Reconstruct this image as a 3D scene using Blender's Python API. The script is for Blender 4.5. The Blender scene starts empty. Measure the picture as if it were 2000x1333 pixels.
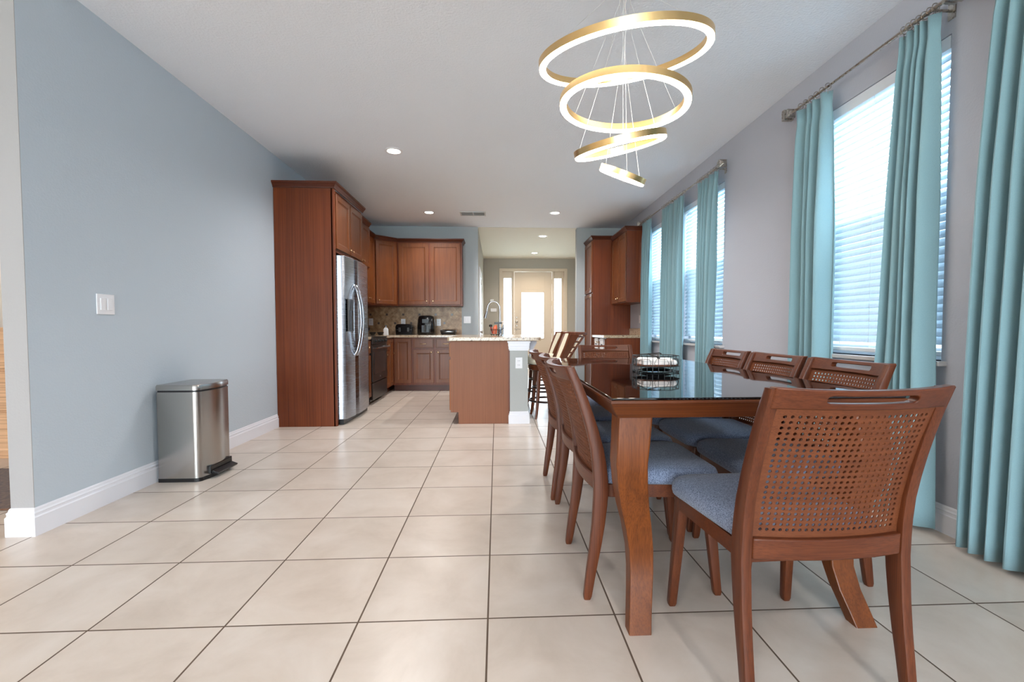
import bpy, bmesh, math, random
from mathutils import Vector, Matrix
random.seed(7)
PI = math.pi
S = bpy.context.scene
COL = S.collection

# ------------------------------------------------------------------ camera
def basis(yaw, pitch, roll):
    cy, sy, cp, sp = math.cos(yaw), math.sin(yaw), math.cos(pitch), math.sin(pitch)
    f = Vector((sy*cp, cy*cp, -sp)); r = Vector((cy, -sy, 0)); u = r.cross(f)
    c, s = math.cos(roll), math.sin(roll)
    return r*c+u*s, -r*s+u*c, f
R_, U_, F_ = basis(.0468, .037, -.0014)
cd = bpy.data.cameras.new('camera'); cam = bpy.data.objects.new('camera', cd); COL.objects.link(cam)
m = Matrix((R_, U_, -F_)).transposed().to_4x4(); m.translation = (0, 0, 1.0)
cam.matrix_world = m
cd.sensor_width = 36; cd.sensor_fit = 'HORIZONTAL'; cd.lens = 892.5*36/2000
cd.shift_x = -11.87/2000; cd.shift_y = 10.0/2000
cd.clip_start = .03; cd.clip_end = 200
S.camera = cam

# ------------------------------------------------------------------ light and exposure
S.view_settings.view_transform = 'Standard'
try: S.view_settings.look = 'None'
except Exception: pass
S.view_settings.exposure = 0.96; S.view_settings.gamma = 1.0; S.view_settings.use_curve_mapping = False
S.cycles.use_denoising = True
S.cycles.max_bounces = 10; S.cycles.diffuse_bounces = 5; S.cycles.glossy_bounces = 5
S.cycles.transparent_max_bounces = 24; S.cycles.sample_clamp_indirect = 6
S.cycles.caustics_reflective = False; S.cycles.caustics_refractive = False
W = bpy.data.worlds.new('world'); S.world = W; W.use_nodes = True
bg = W.node_tree.nodes['Background']; bg.inputs[0].default_value = (.80, .92, 1.0, 1); bg.inputs[1].default_value = 10.5

def area(name, loc, rot, sx, sy, power, color=(1, 1, 1), portal=False):
    l = bpy.data.lights.new(name, 'AREA'); l.shape = 'RECTANGLE'; l.size = sx; l.size_y = sy
    l.energy = power; l.color = color
    if portal: l.cycles.is_portal = True
    o = bpy.data.objects.new(name, l); COL.objects.link(o); o.location = loc; o.rotation_euler = rot
    return o
# daylight coming in through the windows and the wide opening added behind the camera
area('daylight_portal', (2.42, 2.605, 1.63), (0, PI/2, 0), 1.6, .92, 0, portal=True)
area('daylight_portal', (2.42, 4.82, 1.63), (0, PI/2, 0), 1.6, .98, 0, portal=True)
area('daylight_portal', (2.42, 5.98, 1.63), (0, PI/2, 0), 1.6, .98, 0, portal=True)
area('daylight_portal', (-.9, -6.35, 1.25), (PI/2, 0, 0), 4.6, 2.5, 0, portal=True)
area('daylight_portal', (.92, 11.72, 1.45), (-PI/2, 0, 0), 1.6, 2.1, 0, portal=True)

# ------------------------------------------------------------------ dimensions
XL, XR, YB, ZC = -2.245, 2.19, 8.0, 2.77
YH = 11.5

# ------------------------------------------------------------------ materials
def lin(c):
    return tuple((v/255/12.92 if v/255 <= .04045 else ((v/255+.055)/1.055)**2.4) for v in c)+(1,)
def nm(name):
    mt = bpy.data.materials.new(name); mt.use_nodes = True
    nt = mt.node_tree; return mt, nt, nt.nodes, nt.links, nt.nodes['Principled BSDF']
def plain(name, rgb, rough=.5, metal=0, spec=.5, coat=0):
    mt, nt, N, L, b = nm(name)
    b.inputs['Base Color'].default_value = lin(rgb); b.inputs['Roughness'].default_value = rough
    b.inputs['Metallic'].default_value = metal; b.inputs['Specular IOR Level'].default_value = spec
    b.inputs['Coat Weight'].default_value = coat
    n = N.new('ShaderNodeTexNoise'); n.inputs['Scale'].default_value = 60; n.inputs['Detail'].default_value = 2
    tc = N.new('ShaderNodeTexCoord'); L.new(tc.outputs['Object'], n.inputs['Vector'])
    mr = N.new('ShaderNodeMapRange'); mr.inputs[3].default_value = max(0, rough-.04); mr.inputs[4].default_value = rough+.04
    L.new(n.outputs['Fac'], mr.inputs[0]); L.new(mr.outputs[0], b.inputs['Roughness'])
    return mt
def ramp(N, stops):
    r = N.new('ShaderNodeValToRGB'); e = r.color_ramp.elements
    e[0].position, e[0].color = stops[0][0], stops[0][1]
    e[1].position, e[1].color = stops[-1][0], stops[-1][1]
    for p, c in stops[1:-1]:
        k = e.new(p); k.color = c
    return r
def paint(name, rgb, bump=.12, scale=95, rough=.75):
    mt, nt, N, L, b = nm(name)
    b.inputs['Base Color'].default_value = lin(rgb); b.inputs['Roughness'].default_value = rough
    tc = N.new('ShaderNodeTexCoord'); n = N.new('ShaderNodeTexNoise')
    n.inputs['Scale'].default_value = scale; n.inputs['Detail'].default_value = 3
    L.new(tc.outputs['Object'], n.inputs['Vector'])
    bp = N.new('ShaderNodeBump'); bp.inputs['Strength'].default_value = bump; bp.inputs['Distance'].default_value = .01
    L.new(n.outputs['Fac'], bp.inputs['Height']); L.new(bp.outputs[0], b.inputs['Normal'])
    return mt
def wood(name, dark, light, axis='z', rough=.35, scale=1.0, strength=1.0, coat=.06, grain=.7):
    mt, nt, N, L, b = nm(name)
    tc = N.new('ShaderNodeTexCoord'); mp = N.new('ShaderNodeMapping')
    s = {'x': (1.2, 14, 14), 'y': (14, 1.2, 14), 'z': (14, 14, 1.2)}[axis]
    mp.inputs['Scale'].default_value = tuple(v*scale for v in s)
    n = N.new('ShaderNodeTexNoise'); n.inputs['Scale'].default_value = 1.6; n.inputs['Detail'].default_value = 6
    n.inputs['Distortion'].default_value = .6
    n2 = N.new('ShaderNodeTexNoise'); n2.inputs['Scale'].default_value = 2.2; n2.inputs['Detail'].default_value = 3
    L.new(tc.outputs['Object'], mp.inputs[0]); L.new(mp.outputs[0], n.inputs['Vector']); L.new(tc.outputs['Object'], n2.inputs['Vector'])
    r = ramp(N, [(.5-.16/strength, lin(dark)), (.5+.16/strength, lin(light))])
    mx = N.new('ShaderNodeMath'); mx.operation = 'MULTIPLY_ADD'; mx.inputs[1].default_value = .35; 
    L.new(n2.outputs['Fac'], mx.inputs[0]); 
    mm = N.new('ShaderNodeMath'); mm.operation = 'MULTIPLY'; mm.inputs[1].default_value = .65
    L.new(n.outputs['Fac'], mm.inputs[0]); L.new(mm.outputs[0], mx.inputs[2])
    L.new(mx.outputs[0], r.inputs[0]); L.new(r.outputs[0], b.inputs['Base Color'])
    mg = N.new('ShaderNodeMapping'); mg.inputs['Scale'].default_value = tuple((v if v < 2 else 9*v)*scale for v in s); L.new(tc.outputs['Object'], mg.inputs[0])
    ng = N.new('ShaderNodeTexNoise'); ng.inputs['Scale'].default_value = 1.6; ng.inputs['Detail'].default_value = 3; L.new(mg.outputs[0], ng.inputs['Vector'])
    rg = ramp(N, [(.34, (.62, .58, .55, 1)), (.58, (1.06, 1.05, 1.04, 1))]); L.new(ng.outputs['Fac'], rg.inputs[0])
    mu = N.new('ShaderNodeMix'); mu.data_type = 'RGBA'; mu.blend_type = 'MULTIPLY'; mu.inputs[0].default_value = grain; L.new(r.outputs[0], mu.inputs[6]); L.new(rg.outputs[0], mu.inputs[7]); L.new(mu.outputs[2], b.inputs['Base Color'])
    b.inputs['Specular IOR Level'].default_value = .32; b.inputs['Roughness'].default_value = rough; b.inputs['Coat Weight'].default_value = coat; b.inputs['Coat Roughness'].default_value = .25
    bp = N.new('ShaderNodeBump'); bp.inputs['Strength'].default_value = .05; bp.inputs['Distance'].default_value = .002
    L.new(n.outputs['Fac'], bp.inputs['Height']); L.new(bp.outputs[0], b.inputs['Normal'])
    return mt
def fabric(name, c1, c2, scale=420, bump=.35, rough=.95, sheen=.2, trans=0):
    mt, nt, N, L, b = nm(name)
    tc = N.new('ShaderNodeTexCoord'); n = N.new('ShaderNodeTexNoise'); n.inputs['Scale'].default_value = scale; n.inputs['Detail'].default_value = 2
    L.new(tc.outputs['Object'], n.inputs['Vector'])
    r = ramp(N, [(.35, lin(c1)), (.65, lin(c2))]); L.new(n.outputs['Fac'], r.inputs[0]); L.new(r.outputs[0], b.inputs['Base Color'])
    b.inputs['Roughness'].default_value = rough; b.inputs['Sheen Weight'].default_value = sheen; b.inputs['Specular IOR Level'].default_value = .15
    bp = N.new('ShaderNodeBump'); bp.inputs['Strength'].default_value = bump; bp.inputs['Distance'].default_value = .002
    L.new(n.outputs['Fac'], bp.inputs['Height']); L.new(bp.outputs[0], b.inputs['Normal'])
    if trans:
        t = N.new('ShaderNodeBsdfTranslucent'); L.new(r.outputs[0], t.inputs[0]); mx = N.new('ShaderNodeMixShader'); mx.inputs[0].default_value = trans
        L.new(b.outputs[0], mx.inputs[1]); L.new(t.outputs[0], mx.inputs[2]); L.new(mx.outputs[0], N['Material Output'].inputs[0])
    return mt
def brushed(name, rgb, rough=.28, axis='z'):
    mt, nt, N, L, b = nm(name)
    b.inputs['Base Color'].default_value = lin(rgb); b.inputs['Metallic'].default_value = 1
    tc = N.new('ShaderNodeTexCoord'); mp = N.new('ShaderNodeMapping')
    mp.inputs['Scale'].default_value = {'z': (300, 300, 4), 'h': (3, 3, 400)}[axis]
    n = N.new('ShaderNodeTexNoise'); n.inputs['Scale'].default_value = 1; L.new(tc.outputs['Object'], mp.inputs[0]); L.new(mp.outputs[0], n.inputs['Vector'])
    mr = N.new('ShaderNodeMapRange'); mr.inputs[3].default_value = rough-.03; mr.inputs[4].default_value = rough+.04
    L.new(n.outputs['Fac'], mr.inputs[0]); L.new(mr.outputs[0], b.inputs['Roughness'])
    return mt
def emit(name, rgb, st):
    mt, nt, N, L, b = nm(name)
    b.inputs['Base Color'].default_value = (.8, .8, .8, 1)
    b.inputs['Emission Color'].default_value = lin(rgb); b.inputs['Emission Strength'].default_value = st
    return mt
def glass(name, tint=(245, 250, 252), refl=.08):
    mt, nt, N, L, b = nm(name); N.remove(b)
    t = N.new('ShaderNodeBsdfTransparent'); t.inputs[0].default_value = lin(tint)
    g = N.new('ShaderNodeBsdfGlossy'); g.inputs['Roughness'].default_value = .02
    f = N.new('ShaderNodeFresnel'); f.inputs[0].default_value = 1.45
    ge = N.new('ShaderNodeNewGeometry'); iv = N.new('ShaderNodeMath'); iv.operation = 'SUBTRACT'; iv.inputs[0].default_value = 1; L.new(ge.outputs['Backfacing'], iv.inputs[1])
    ml = N.new('ShaderNodeMath'); ml.operation = 'MULTIPLY'; L.new(f.outputs[0], ml.inputs[0]); L.new(iv.outputs[0], ml.inputs[1])
    mx = N.new('ShaderNodeMixShader'); L.new(ml.outputs[0], mx.inputs[0]); L.new(t.outputs[0], mx.inputs[1]); L.new(g.outputs[0], mx.inputs[2])
    L.new(mx.outputs[0], N['Material Output'].inputs[0]); return mt

def floor_mat():
    mt, nt, N, L, b = nm('beige_tile')
    tc = N.new('ShaderNodeTexCoord'); sp = N.new('ShaderNodeSeparateXYZ'); L.new(tc.outputs['Object'], sp.inputs[0])
    T = .4427
    def M(op, a, bb=None, c=None):
        n = N.new('ShaderNodeMath'); n.operation = op
        for i, v in enumerate((a, bb, c)):
            if v is None: continue
            if isinstance(v, (int, float)): n.inputs[i].default_value = v
            else: L.new(v, n.inputs[i])
        return n.outputs[0]
    es, ids = [], []
    for k, o in (('X', .4095), ('Y', 1.5476)):
        v = M('DIVIDE', M('SUBTRACT', sp.outputs[k], o), T)
        es.append(M('ABSOLUTE', M('SUBTRACT', v, M('ROUND', v)))); ids.append(M('FLOOR', v))
    e = M('MINIMUM', es[0], es[1])
    g = N.new('ShaderNodeMapRange'); g.interpolation_type = 'SMOOTHSTEP'; g.inputs[1].default_value = .0052; g.inputs[2].default_value = .0085
    L.new(e, g.inputs[0])
    cm = N.new('ShaderNodeCombineXYZ'); L.new(ids[0], cm.inputs[0]); L.new(ids[1], cm.inputs[1])
    wn = N.new('ShaderNodeTexWhiteNoise'); wn.noise_dimensions = '2D'; L.new(cm.outputs[0], wn.inputs['Vector'])
    off = N.new('ShaderNodeVectorMath'); off.operation = 'MULTIPLY_ADD'; L.new(wn.outputs['Color'], off.inputs[0]); off.inputs[1].default_value = (30, 30, 30); L.new(tc.outputs['Object'], off.inputs[2])
    n = N.new('ShaderNodeTexNoise'); n.inputs['Scale'].default_value = 3.2; n.inputs['Detail'].default_value = 8; n.inputs['Roughness'].default_value = .62; n.inputs['Distortion'].default_value = .4
    L.new(off.outputs[0], n.inputs['Vector'])
    r = ramp(N, [(.3, lin((194, 179, 166))), (.5, lin((206, 192, 180))), (.72, lin((215, 203, 193)))]); L.new(n.outputs['Fac'], r.inputs[0])
    hs = N.new('ShaderNodeHueSaturation'); mr = N.new('ShaderNodeMapRange'); mr.inputs[3].default_value = .96; mr.inputs[4].default_value = 1.03
    L.new(wn.outputs['Value'], mr.inputs[0]); L.new(mr.outputs[0], hs.inputs['Value']); L.new(r.outputs[0], hs.inputs['Color'])
    mx = N.new('ShaderNodeMix'); mx.data_type = 'RGBA'; L.new(g.outputs[0], mx.inputs[0]); mx.inputs[6].default_value = lin((92, 74, 60)); L.new(hs.outputs[0], mx.inputs[7])
    L.new(mx.outputs[2], b.inputs['Base Color'])
    mr2 = N.new('ShaderNodeMapRange'); mr2.inputs[3].default_value = .8; mr2.inputs[4].default_value = .3; L.new(g.outputs[0], mr2.inputs[0]); L.new(mr2.outputs[0], b.inputs['Roughness'])
    bp = N.new('ShaderNodeBump'); bp.inputs['Strength'].default_value = .35; bp.inputs['Distance'].default_value = .003
    n3 = N.new('ShaderNodeTexNoise'); n3.inputs['Scale'].default_value = 9; n3.inputs['Detail'].default_value = 5; L.new(off.outputs[0], n3.inputs['Vector'])
    L.new(M('ADD', g.outputs[0], M('MULTIPLY', n3.outputs['Fac'], .22)), bp.inputs['Height']); L.new(bp.outputs[0], b.inputs['Normal'])
    return mt
def granite_mat():
    mt, nt, N, L, b = nm('granite')
    tc = N.new('ShaderNodeTexCoord')
    n = N.new('ShaderNodeTexNoise'); n.inputs['Scale'].default_value = 45; n.inputs['Detail'].default_value = 7; n.inputs['Roughness'].default_value = .7
    L.new(tc.outputs['Object'], n.inputs['Vector'])
    r = ramp(N, [(.3, lin((60, 45, 38))), (.42, lin((140, 112, 88))), (.52, lin((196, 176, 148))), (.62, lin((150, 130, 110))), (.75, lin((225, 212, 190)))])
    L.new(n.outputs['Fac'], r.inputs[0]); L.new(r.outputs[0], b.inputs['Base Color']); b.inputs['Roughness'].default_value = .15
    return mt
def backsplash_mat():
    mt, nt, N, L, b = nm('travertine_diagonal_tile')
    tc = N.new('ShaderNodeTexCoord'); mp = N.new('ShaderNodeMapping'); mp.inputs['Rotation'].default_value = (0, PI/4, 0)
    L.new(tc.outputs['Object'], mp.inputs[0])
    sp = N.new('ShaderNodeSeparateXYZ'); L.new(mp.outputs[0], sp.inputs[0])
    cm = N.new('ShaderNodeCombineXYZ'); L.new(sp.outputs[0], cm.inputs[0]); L.new(sp.outputs[2], cm.inputs[1])
    br = N.new('ShaderNodeTexBrick'); br.offset = 0; br.inputs['Scale'].default_value = 1; br.inputs['Brick Width'].default_value = .1; br.inputs['Row Height'].default_value = .1
    br.inputs['Mortar Size'].default_value = .0025; br.inputs['Color1'].default_value = lin((196, 168, 136)); br.inputs['Color2'].default_value = lin((180, 152, 122)); br.inputs['Mortar'].default_value = lin((160, 138, 112))
    L.new(cm.outputs[0], br.inputs['Vector'])
    n = N.new('ShaderNodeTexNoise'); n.inputs['Scale'].default_value = 14; n.inputs['Detail'].default_value = 6; L.new(tc.outputs['Object'], n.inputs['Vector'])
    r = ramp(N, [(.35, lin((190, 170, 150))), (.65, lin((255, 250, 240)))]); L.new(n.outputs['Fac'], r.inputs[0])
    mx = N.new('ShaderNodeMix'); mx.data_type = 'RGBA'; mx.blend_type = 'MULTIPLY'; mx.inputs[0].default_value = 1
    L.new(br.outputs['Color'], mx.inputs[6]); L.new(r.outputs[0], mx.inputs[7]); L.new(mx.outputs[2], b.inputs['Base Color']); b.inputs['Roughness'].default_value = .4
    return mt

M_wallL = paint('wall_blue_grey', (190, 201, 211)); M_wallR = paint('wall_lavender_grey', (188, 190, 200))
M_wallB = paint('wall_kitchen_blue_grey', (172, 178, 181)); M_hall = paint('hall_sage_beige', (178, 173, 164)); M_ceil = paint('ceiling_white', (238, 241, 248), .35, 70)
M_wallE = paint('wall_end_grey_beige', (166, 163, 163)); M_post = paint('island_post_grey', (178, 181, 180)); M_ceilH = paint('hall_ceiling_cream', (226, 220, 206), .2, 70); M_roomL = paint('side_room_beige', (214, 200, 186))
M_floor = floor_mat(); M_trim = plain('trim_white', (232, 233, 240), .35)
M_cab = wood('cherry_cabinet', (98, 44, 17), (122, 58, 25), 'z', .36, .5, .6); M_cabd = wood('cherry_cabinet_door', (97, 52, 24), (125, 71, 36), 'z', .34, .8, .7)
M_crown = wood('cherry_crown', (70, 31, 16), (93, 43, 23), 'x', .36, .5)
M_isl = wood('island_panel_wood', (132, 81, 55), (146, 92, 62), 'z', .5, .6, .5, .05, .35)
M_islo = wood('island_door_edge_wood', (154, 91, 48), (172, 107, 59), 'z', .45, .6, .5)
M_chw = wood('chair_wood', (78, 37, 19), (104, 54, 29), 'z', .4, 1.6, .9); M_chx = wood('chair_wood_rail', (82, 39, 20), (106, 55, 30), 'x', .4, 1.6, .9)
M_cane = wood('cane_weave', (94, 48, 25), (117, 64, 34), 'x', .6, 3, .8, 0)
M_tab = wood('table_wood', (78, 37, 15), (104, 53, 22), 'x', .33, 1.2); M_tableg = wood('table_leg_wood', (91, 45, 14), (126, 67, 26), 'z', .35, 1.3, .8)
M_tabglass = plain('black_glass', (6, 6, 8), .03, 0, .6); 
M_seat = fabric('seat_grey_blue_fabric', (84, 94, 116), (144, 156, 182), 300)
M_cur = fabric('teal_curtain_fabric', (137, 171, 180), (149, 182, 190), 700, .12, .85, .2, .14)
M_ss = brushed('stainless_steel', (160, 164, 172), .26, 'h'); M_ssz = brushed('stainless_can', (170, 166, 162), .24, 'z'); M_ssd = brushed('dark_stainless', (78, 74, 72), .34, 'h')
M_black = plain('black_plastic', (14, 14, 16), .35); M_blackg = plain('black_gloss', (10, 10, 12), .16)
M_chrome = plain('chrome', (176, 177, 183), .12, 1); M_nickel = plain('brushed_nickel', (176, 168, 158), .28, 1); M_brass = plain('warm_knob_metal', (214, 182, 140), .25, 1)
M_gold = plain('gold_metal', (236, 200, 140), .3, 1); M_led = emit('warm_led', (255, 245, 232), 18.0); M_can = emit('downlight_glow', (255, 246, 232), 9.0)
M_gran = granite_mat(); M_bs = backsplash_mat(); M_acc = plain('accent_tile_dark', (84, 70, 62), .3)
M_plate = plain('switch_plate_white', (236, 236, 240), .35); M_win = plain('window_vinyl_white', (236, 240, 245), .35)
M_glass = glass('window_glass'); M_blind = fabric('blind_white', (224, 234, 242), (230, 240, 248), 80, .02, .5, 0, .35)
M_sill = plain('sill_marble', (196, 192, 192), .25); M_door = plain('entry_door_paint', (216, 200, 180), .4); M_cream = fabric('cream_upholstery', (214, 204, 180), (226, 216, 194), 200, .1)
M_stw = wood('stool_wood', (87, 45, 25), (116, 62, 34), 'z', .35, 1.2); M_stk = wood('stool_dark_wood', (40, 26, 22), (56, 36, 30), 'z', .35, 1.2)
M_dres = wood('dresser_maple', (206, 160, 122), (222, 178, 140), 'x', .45, .6); M_rug = fabric('brown_rug', (70, 46, 36), (110, 78, 60), 60, .6)
M_nap = plain('napkin_paper', (244, 236, 232), .9); M_paper = plain('paper_white', (236, 236, 238), .8); M_slot_mark = plain('slot_and_card_mark_grey', (70, 70, 80), .8)
M_orange = plain('orange_plastic', (214, 96, 50), .35); M_red = plain('red_plastic', (170, 40, 40), .4); M_clear = glass('clear_plastic', (225, 235, 245)); M_wireb = plain('black_wire', (18, 18, 20), .4, .3)
M_grass = plain('exterior_ground', (190, 196, 186), .9)
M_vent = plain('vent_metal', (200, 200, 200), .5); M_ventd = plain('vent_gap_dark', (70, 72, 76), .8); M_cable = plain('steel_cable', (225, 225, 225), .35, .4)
M_screen = None

# ------------------------------------------------------------------ mesh helper
class MB:
    def __init__(s): s.bm = bmesh.new(); s.smooth = False
    def face(s, vs):
        try: return s.bm.faces.new(vs)
        except ValueError: return None
    def box(s, x0, x1, y0, y1, z0, z1):
        v = [s.bm.verts.new((x, y, z)) for z in (z0, z1) for x, y in ((x0, y0), (x1, y0), (x1, y1), (x0, y1))]
        for f in ((0, 3, 2, 1), (4, 5, 6, 7), (0, 1, 5, 4), (1, 2, 6, 5), (2, 3, 7, 6), (3, 0, 4, 7)): s.face([v[i] for i in f])
        return s
    def obox(s, o, u, n, u0, u1, n0, n1, z0, z1):
        o, u, n = Vector(o), Vector(u), Vector(n); z = Vector((0, 0, 1))
        v = [s.bm.verts.new(o+u*a+n*b+z*c) for c in (z0, z1) for a, b in ((u0, n0), (u1, n0), (u1, n1), (u0, n1))]
        for f in ((0, 3, 2, 1), (4, 5, 6, 7), (0, 1, 5, 4), (1, 2, 6, 5), (2, 3, 7, 6), (3, 0, 4, 7)): s.face([v[i] for i in f])
        return s
    def loops(s, rings, cap=True, closed=True):
        R = [[s.bm.verts.new(p) for p in r] for r in rings]
        n = len(R[0])
        for a, b in zip(R, R[1:]):
            for i in range(n if closed else n-1):
                s.face([a[i], a[(i+1) % n], b[(i+1) % n], b[i]])
        if cap: s.face(R[0][::-1]); s.face(R[-1])
        return R
    def tube(s, pts, r, seg=8, closed=False, cap=True):
        pts = [Vector(p) for p in pts]; n = len(pts); rings = []; prev = None
        for i, p in enumerate(pts):
            if closed: t = pts[(i+1) % n]-pts[i-1]
            else: t = pts[min(i+1, n-1)]-pts[max(i-1, 0)]
            t.normalize()
            if prev is None:
                a = Vector((0, 0, 1)) if abs(t.z) < .9 else Vector((1, 0, 0)); a = (a-t*a.dot(t)).normalized()
            else: a = (prev-t*prev.dot(t)).normalized()
            prev = a; b = t.cross(a); rr = r[i] if isinstance(r, (list, tuple)) else r
            rings.append([p+(a*math.cos(2*PI*k/seg)+b*math.sin(2*PI*k/seg))*rr for k in range(seg)])
        R = s.loops(rings, cap=cap and not closed)
        if closed:
            for i in range(seg): s.face([R[-1][i], R[-1][(i+1) % seg], R[0][(i+1) % seg], R[0][i]])
        s.smooth = True
        return s
    def lathe(s, prof, c=(0, 0, 0), axis='z', seg=24, dirv=1):
        c = Vector(c); rings = []
        for r, h in prof:
            ring = []
            for k in range(seg):
                a = 2*PI*k/seg; x, y = math.cos(a)*r, math.sin(a)*r; h_ = h*dirv
                ring.append(c+Vector({'z': (x, y, h_), 'x': (h_, x, y), 'y': (x, h_, y)}[axis]))
            rings.append(ring)
        s.loops(rings); s.smooth = True; return s
    def loft(s, secs, cap=True, ch=.22):
        """secs: (cx,cy,cz,wx,wy) rounded rectangles in horizontal planes"""
        rings = []
        for cx, cy, cz, wx, wy in secs:
            c = ch*min(wx, wy); a, b = wx/2, wy/2
            rings.append([Vector((cx+p, cy+q, cz)) for p, q in ((-a+c, -b), (a-c, -b), (a-.3*c, -b+.3*c), (a, -b+c), (a, b-c), (a-.3*c, b-.3*c), (a-c, b), (-a+c, b), (-a+.3*c, b-.3*c), (-a, b-c), (-a, -b+c), (-a+.3*c, -b+.3*c))])
        s.loops(rings, cap); return s
    def prism(s, poly, z0, z1):
        s.loops([[Vector((x, y, z0)) for x, y in poly], [Vector((x, y, z1)) for x, y in poly]]); return s
    def slab(s, cols, fn, t):
        """cols: list of (u,[v..]) with equal counts, skip=set of (i,j); fn(u,v)->point, t thickness vector fn"""
        return s
    def build(s, name, mat, parent=None, world=True, bevel=0, seg=2, smooth=None, label=None, sharp=40):
        bmesh.ops.remove_doubles(s.bm, verts=s.bm.verts, dist=1e-6)
        bmesh.ops.recalc_face_normals(s.bm, faces=s.bm.faces)
        if world and parent is not None:
            off = Vector((0, 0, 0)); p = parent
            while p is not None: off += Vector(p.location); p = p.parent
            bmesh.ops.translate(s.bm, verts=s.bm.verts, vec=-off)
        me = bpy.data.meshes.new(name); s.bm.to_mesh(me); s.bm.free()
        me.materials.append(mat)
        o = bpy.data.objects.new(name, me); COL.objects.link(o)
        if parent is not None: o.parent = parent
        sm = s.smooth if smooth is None else smooth
        if sm:
            for f in me.polygons: f.use_smooth = True
            try: me.set_sharp_from_angle(angle=math.radians(sharp))
            except Exception: pass
        if bevel:
            b = o.modifiers.new('bevel', 'BEVEL'); b.width = bevel; b.segments = seg; b.limit_method = 'ANGLE'; b.angle_limit = math.radians(40)
        if label: o['label'] = label
        return o
def box(x0, x1, y0, y1, z0, z1): return MB().box(x0, x1, y0, y1, z0, z1)
def thing(name, label, cat, loc, rotz=0, group=None):
    o = bpy.data.objects.new(name, None); COL.objects.link(o); o.location = loc; o.rotation_euler = (0, 0, rotz)
    o.empty_display_size = .1
    o['label'] = label; o['category'] = cat
    if group: o['group'] = group
    return o
def tag(o, label, cat, group=None):
    o['label'] = label; o['category'] = cat
    if group: o['group'] = group
    return o
def struct(o, label=None, cat=None):
    o['kind'] = 'structure'
    if label: o['label'] = label
    if cat: o['category'] = cat
    return o
def dup(root, loc, rotz, label, group=None):
    r = root.copy(); COL.objects.link(r); r.location = loc; r.rotation_euler = (0, 0, rotz); r['label'] = label
    if group: r['group'] = group
    for ch in list(root.children):
        c = ch.copy(); COL.objects.link(c); c.parent = r
        for g in list(ch.children):
            d = g.copy(); COL.objects.link(d); d.parent = c
    return r

# ------------------------------------------------------------------ room shell
struct(box(-5.6, 2.6, -6.4, 12.2, -.1, 0).build('floor', M_floor), 'beige square ceramic tile floor with brown grout lines', 'floor')
mb = box(-5.6, 2.35, -6.4, YB+.02, ZC, ZC+.12)
struct(mb.build('ceiling', M_ceil), 'white orange peel textured ceiling', 'ceiling')
struct(box(-.4, 2.35, YB+.02, YH+.2, ZC-.004, ZC+.12).build('ceiling_hall', M_ceilH), 'cream ceiling of the entry hall', 'ceiling')
# left wall ends at y=2.295
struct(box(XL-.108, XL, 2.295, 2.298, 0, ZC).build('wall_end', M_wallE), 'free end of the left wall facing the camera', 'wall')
struct(box(XL-.108, XL, 2.298, YB+.15, 0, ZC).build('wall_left', M_wallL), 'blue grey left wall ending in a free corner', 'wall')
mb = MB()
mb.box(XL-.001, -.32, YB, YB+.12, 0, ZC)
struct(mb.build('wall_back', M_wallB), 'blue grey kitchen back wall behind the cabinets', 'wall')
struct(box(1.405, XR+.02, YB, YB+.14, 0, ZC).build('wall_pier', M_wallB), 'blue grey wall end beside the pantry', 'wall')
struct(box(-.44, -.32, YB+.12, YH, 0, ZC).build('wall_hall_left', M_hall), 'hall side wall', 'wall')
struct(box(2.2, 2.32, YB+.14, YH, 0, ZC).build('wall_hall_right', M_hall), 'hall right side wall', 'wall')
# right wall with window openings
WZ0, WZ1 = .84, 2.42
wins = [(2.15, 3.06), (4.34, 5.30), (5.50, 6.46)]
mb = MB(); y = -6.4
mb.box(XR, XR+.16, -6.4, YB+.02, 0, WZ0); mb.box(XR, XR+.16, -6.4, YB+.02, WZ1, ZC)
for a, b in wins+[(YB+.02, None)]:
    mb.box(XR, XR+.16, y, a, WZ0, WZ1); y = b
struct(mb.build('wall_right', M_wallR), 'lavender grey window wall on the right', 'wall')
# hall back wall with the entry opening
EX0, EX1, EZ = .12, 1.73, 2.47
mb = MB(); mb.box(-.44, EX0, YH, YH+.15, 0, ZC); mb.box(EX1, 2.32, YH, YH+.15, 0, ZC); mb.box(EX0, EX1, YH, YH+.15, EZ, ZC)
struct(mb.build('wall_entry', M_hall), 'sage beige wall around the entry door', 'wall')
# side room at the far left and the rear of the room
struct(box(-5.6, XL-.108, 4.1, 4.22, 0, ZC).build('wall_side_room', M_roomL), 'beige wall of the side room', 'wall')
struct(box(-5.6, -5.5, -6.4, 4.1, 0, ZC).build('wall_far_left', M_roomL), 'beige far wall of the side room', 'wall')
mb = MB(); mb.box(-5.6, -3.2, -6.4, -6.28, 0, ZC); mb.box(1.4, 2.35, -6.4, -6.28, 0, ZC); mb.box(-3.2, 1.4, -6.4, -6.28, 2.5, ZC)  # unseen opening, added and sized to let sky light in from behind
struct(mb.build('wall_rear', M_roomL), 'unseen rear wall with a wide opening added to let daylight in', 'wall')
tag(box(-30, 40, -30, 40, -.16, -.12).build('exterior_ground', M_grass), 'pale ground outside the windows', 'ground')['kind'] = 'structure'

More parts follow.
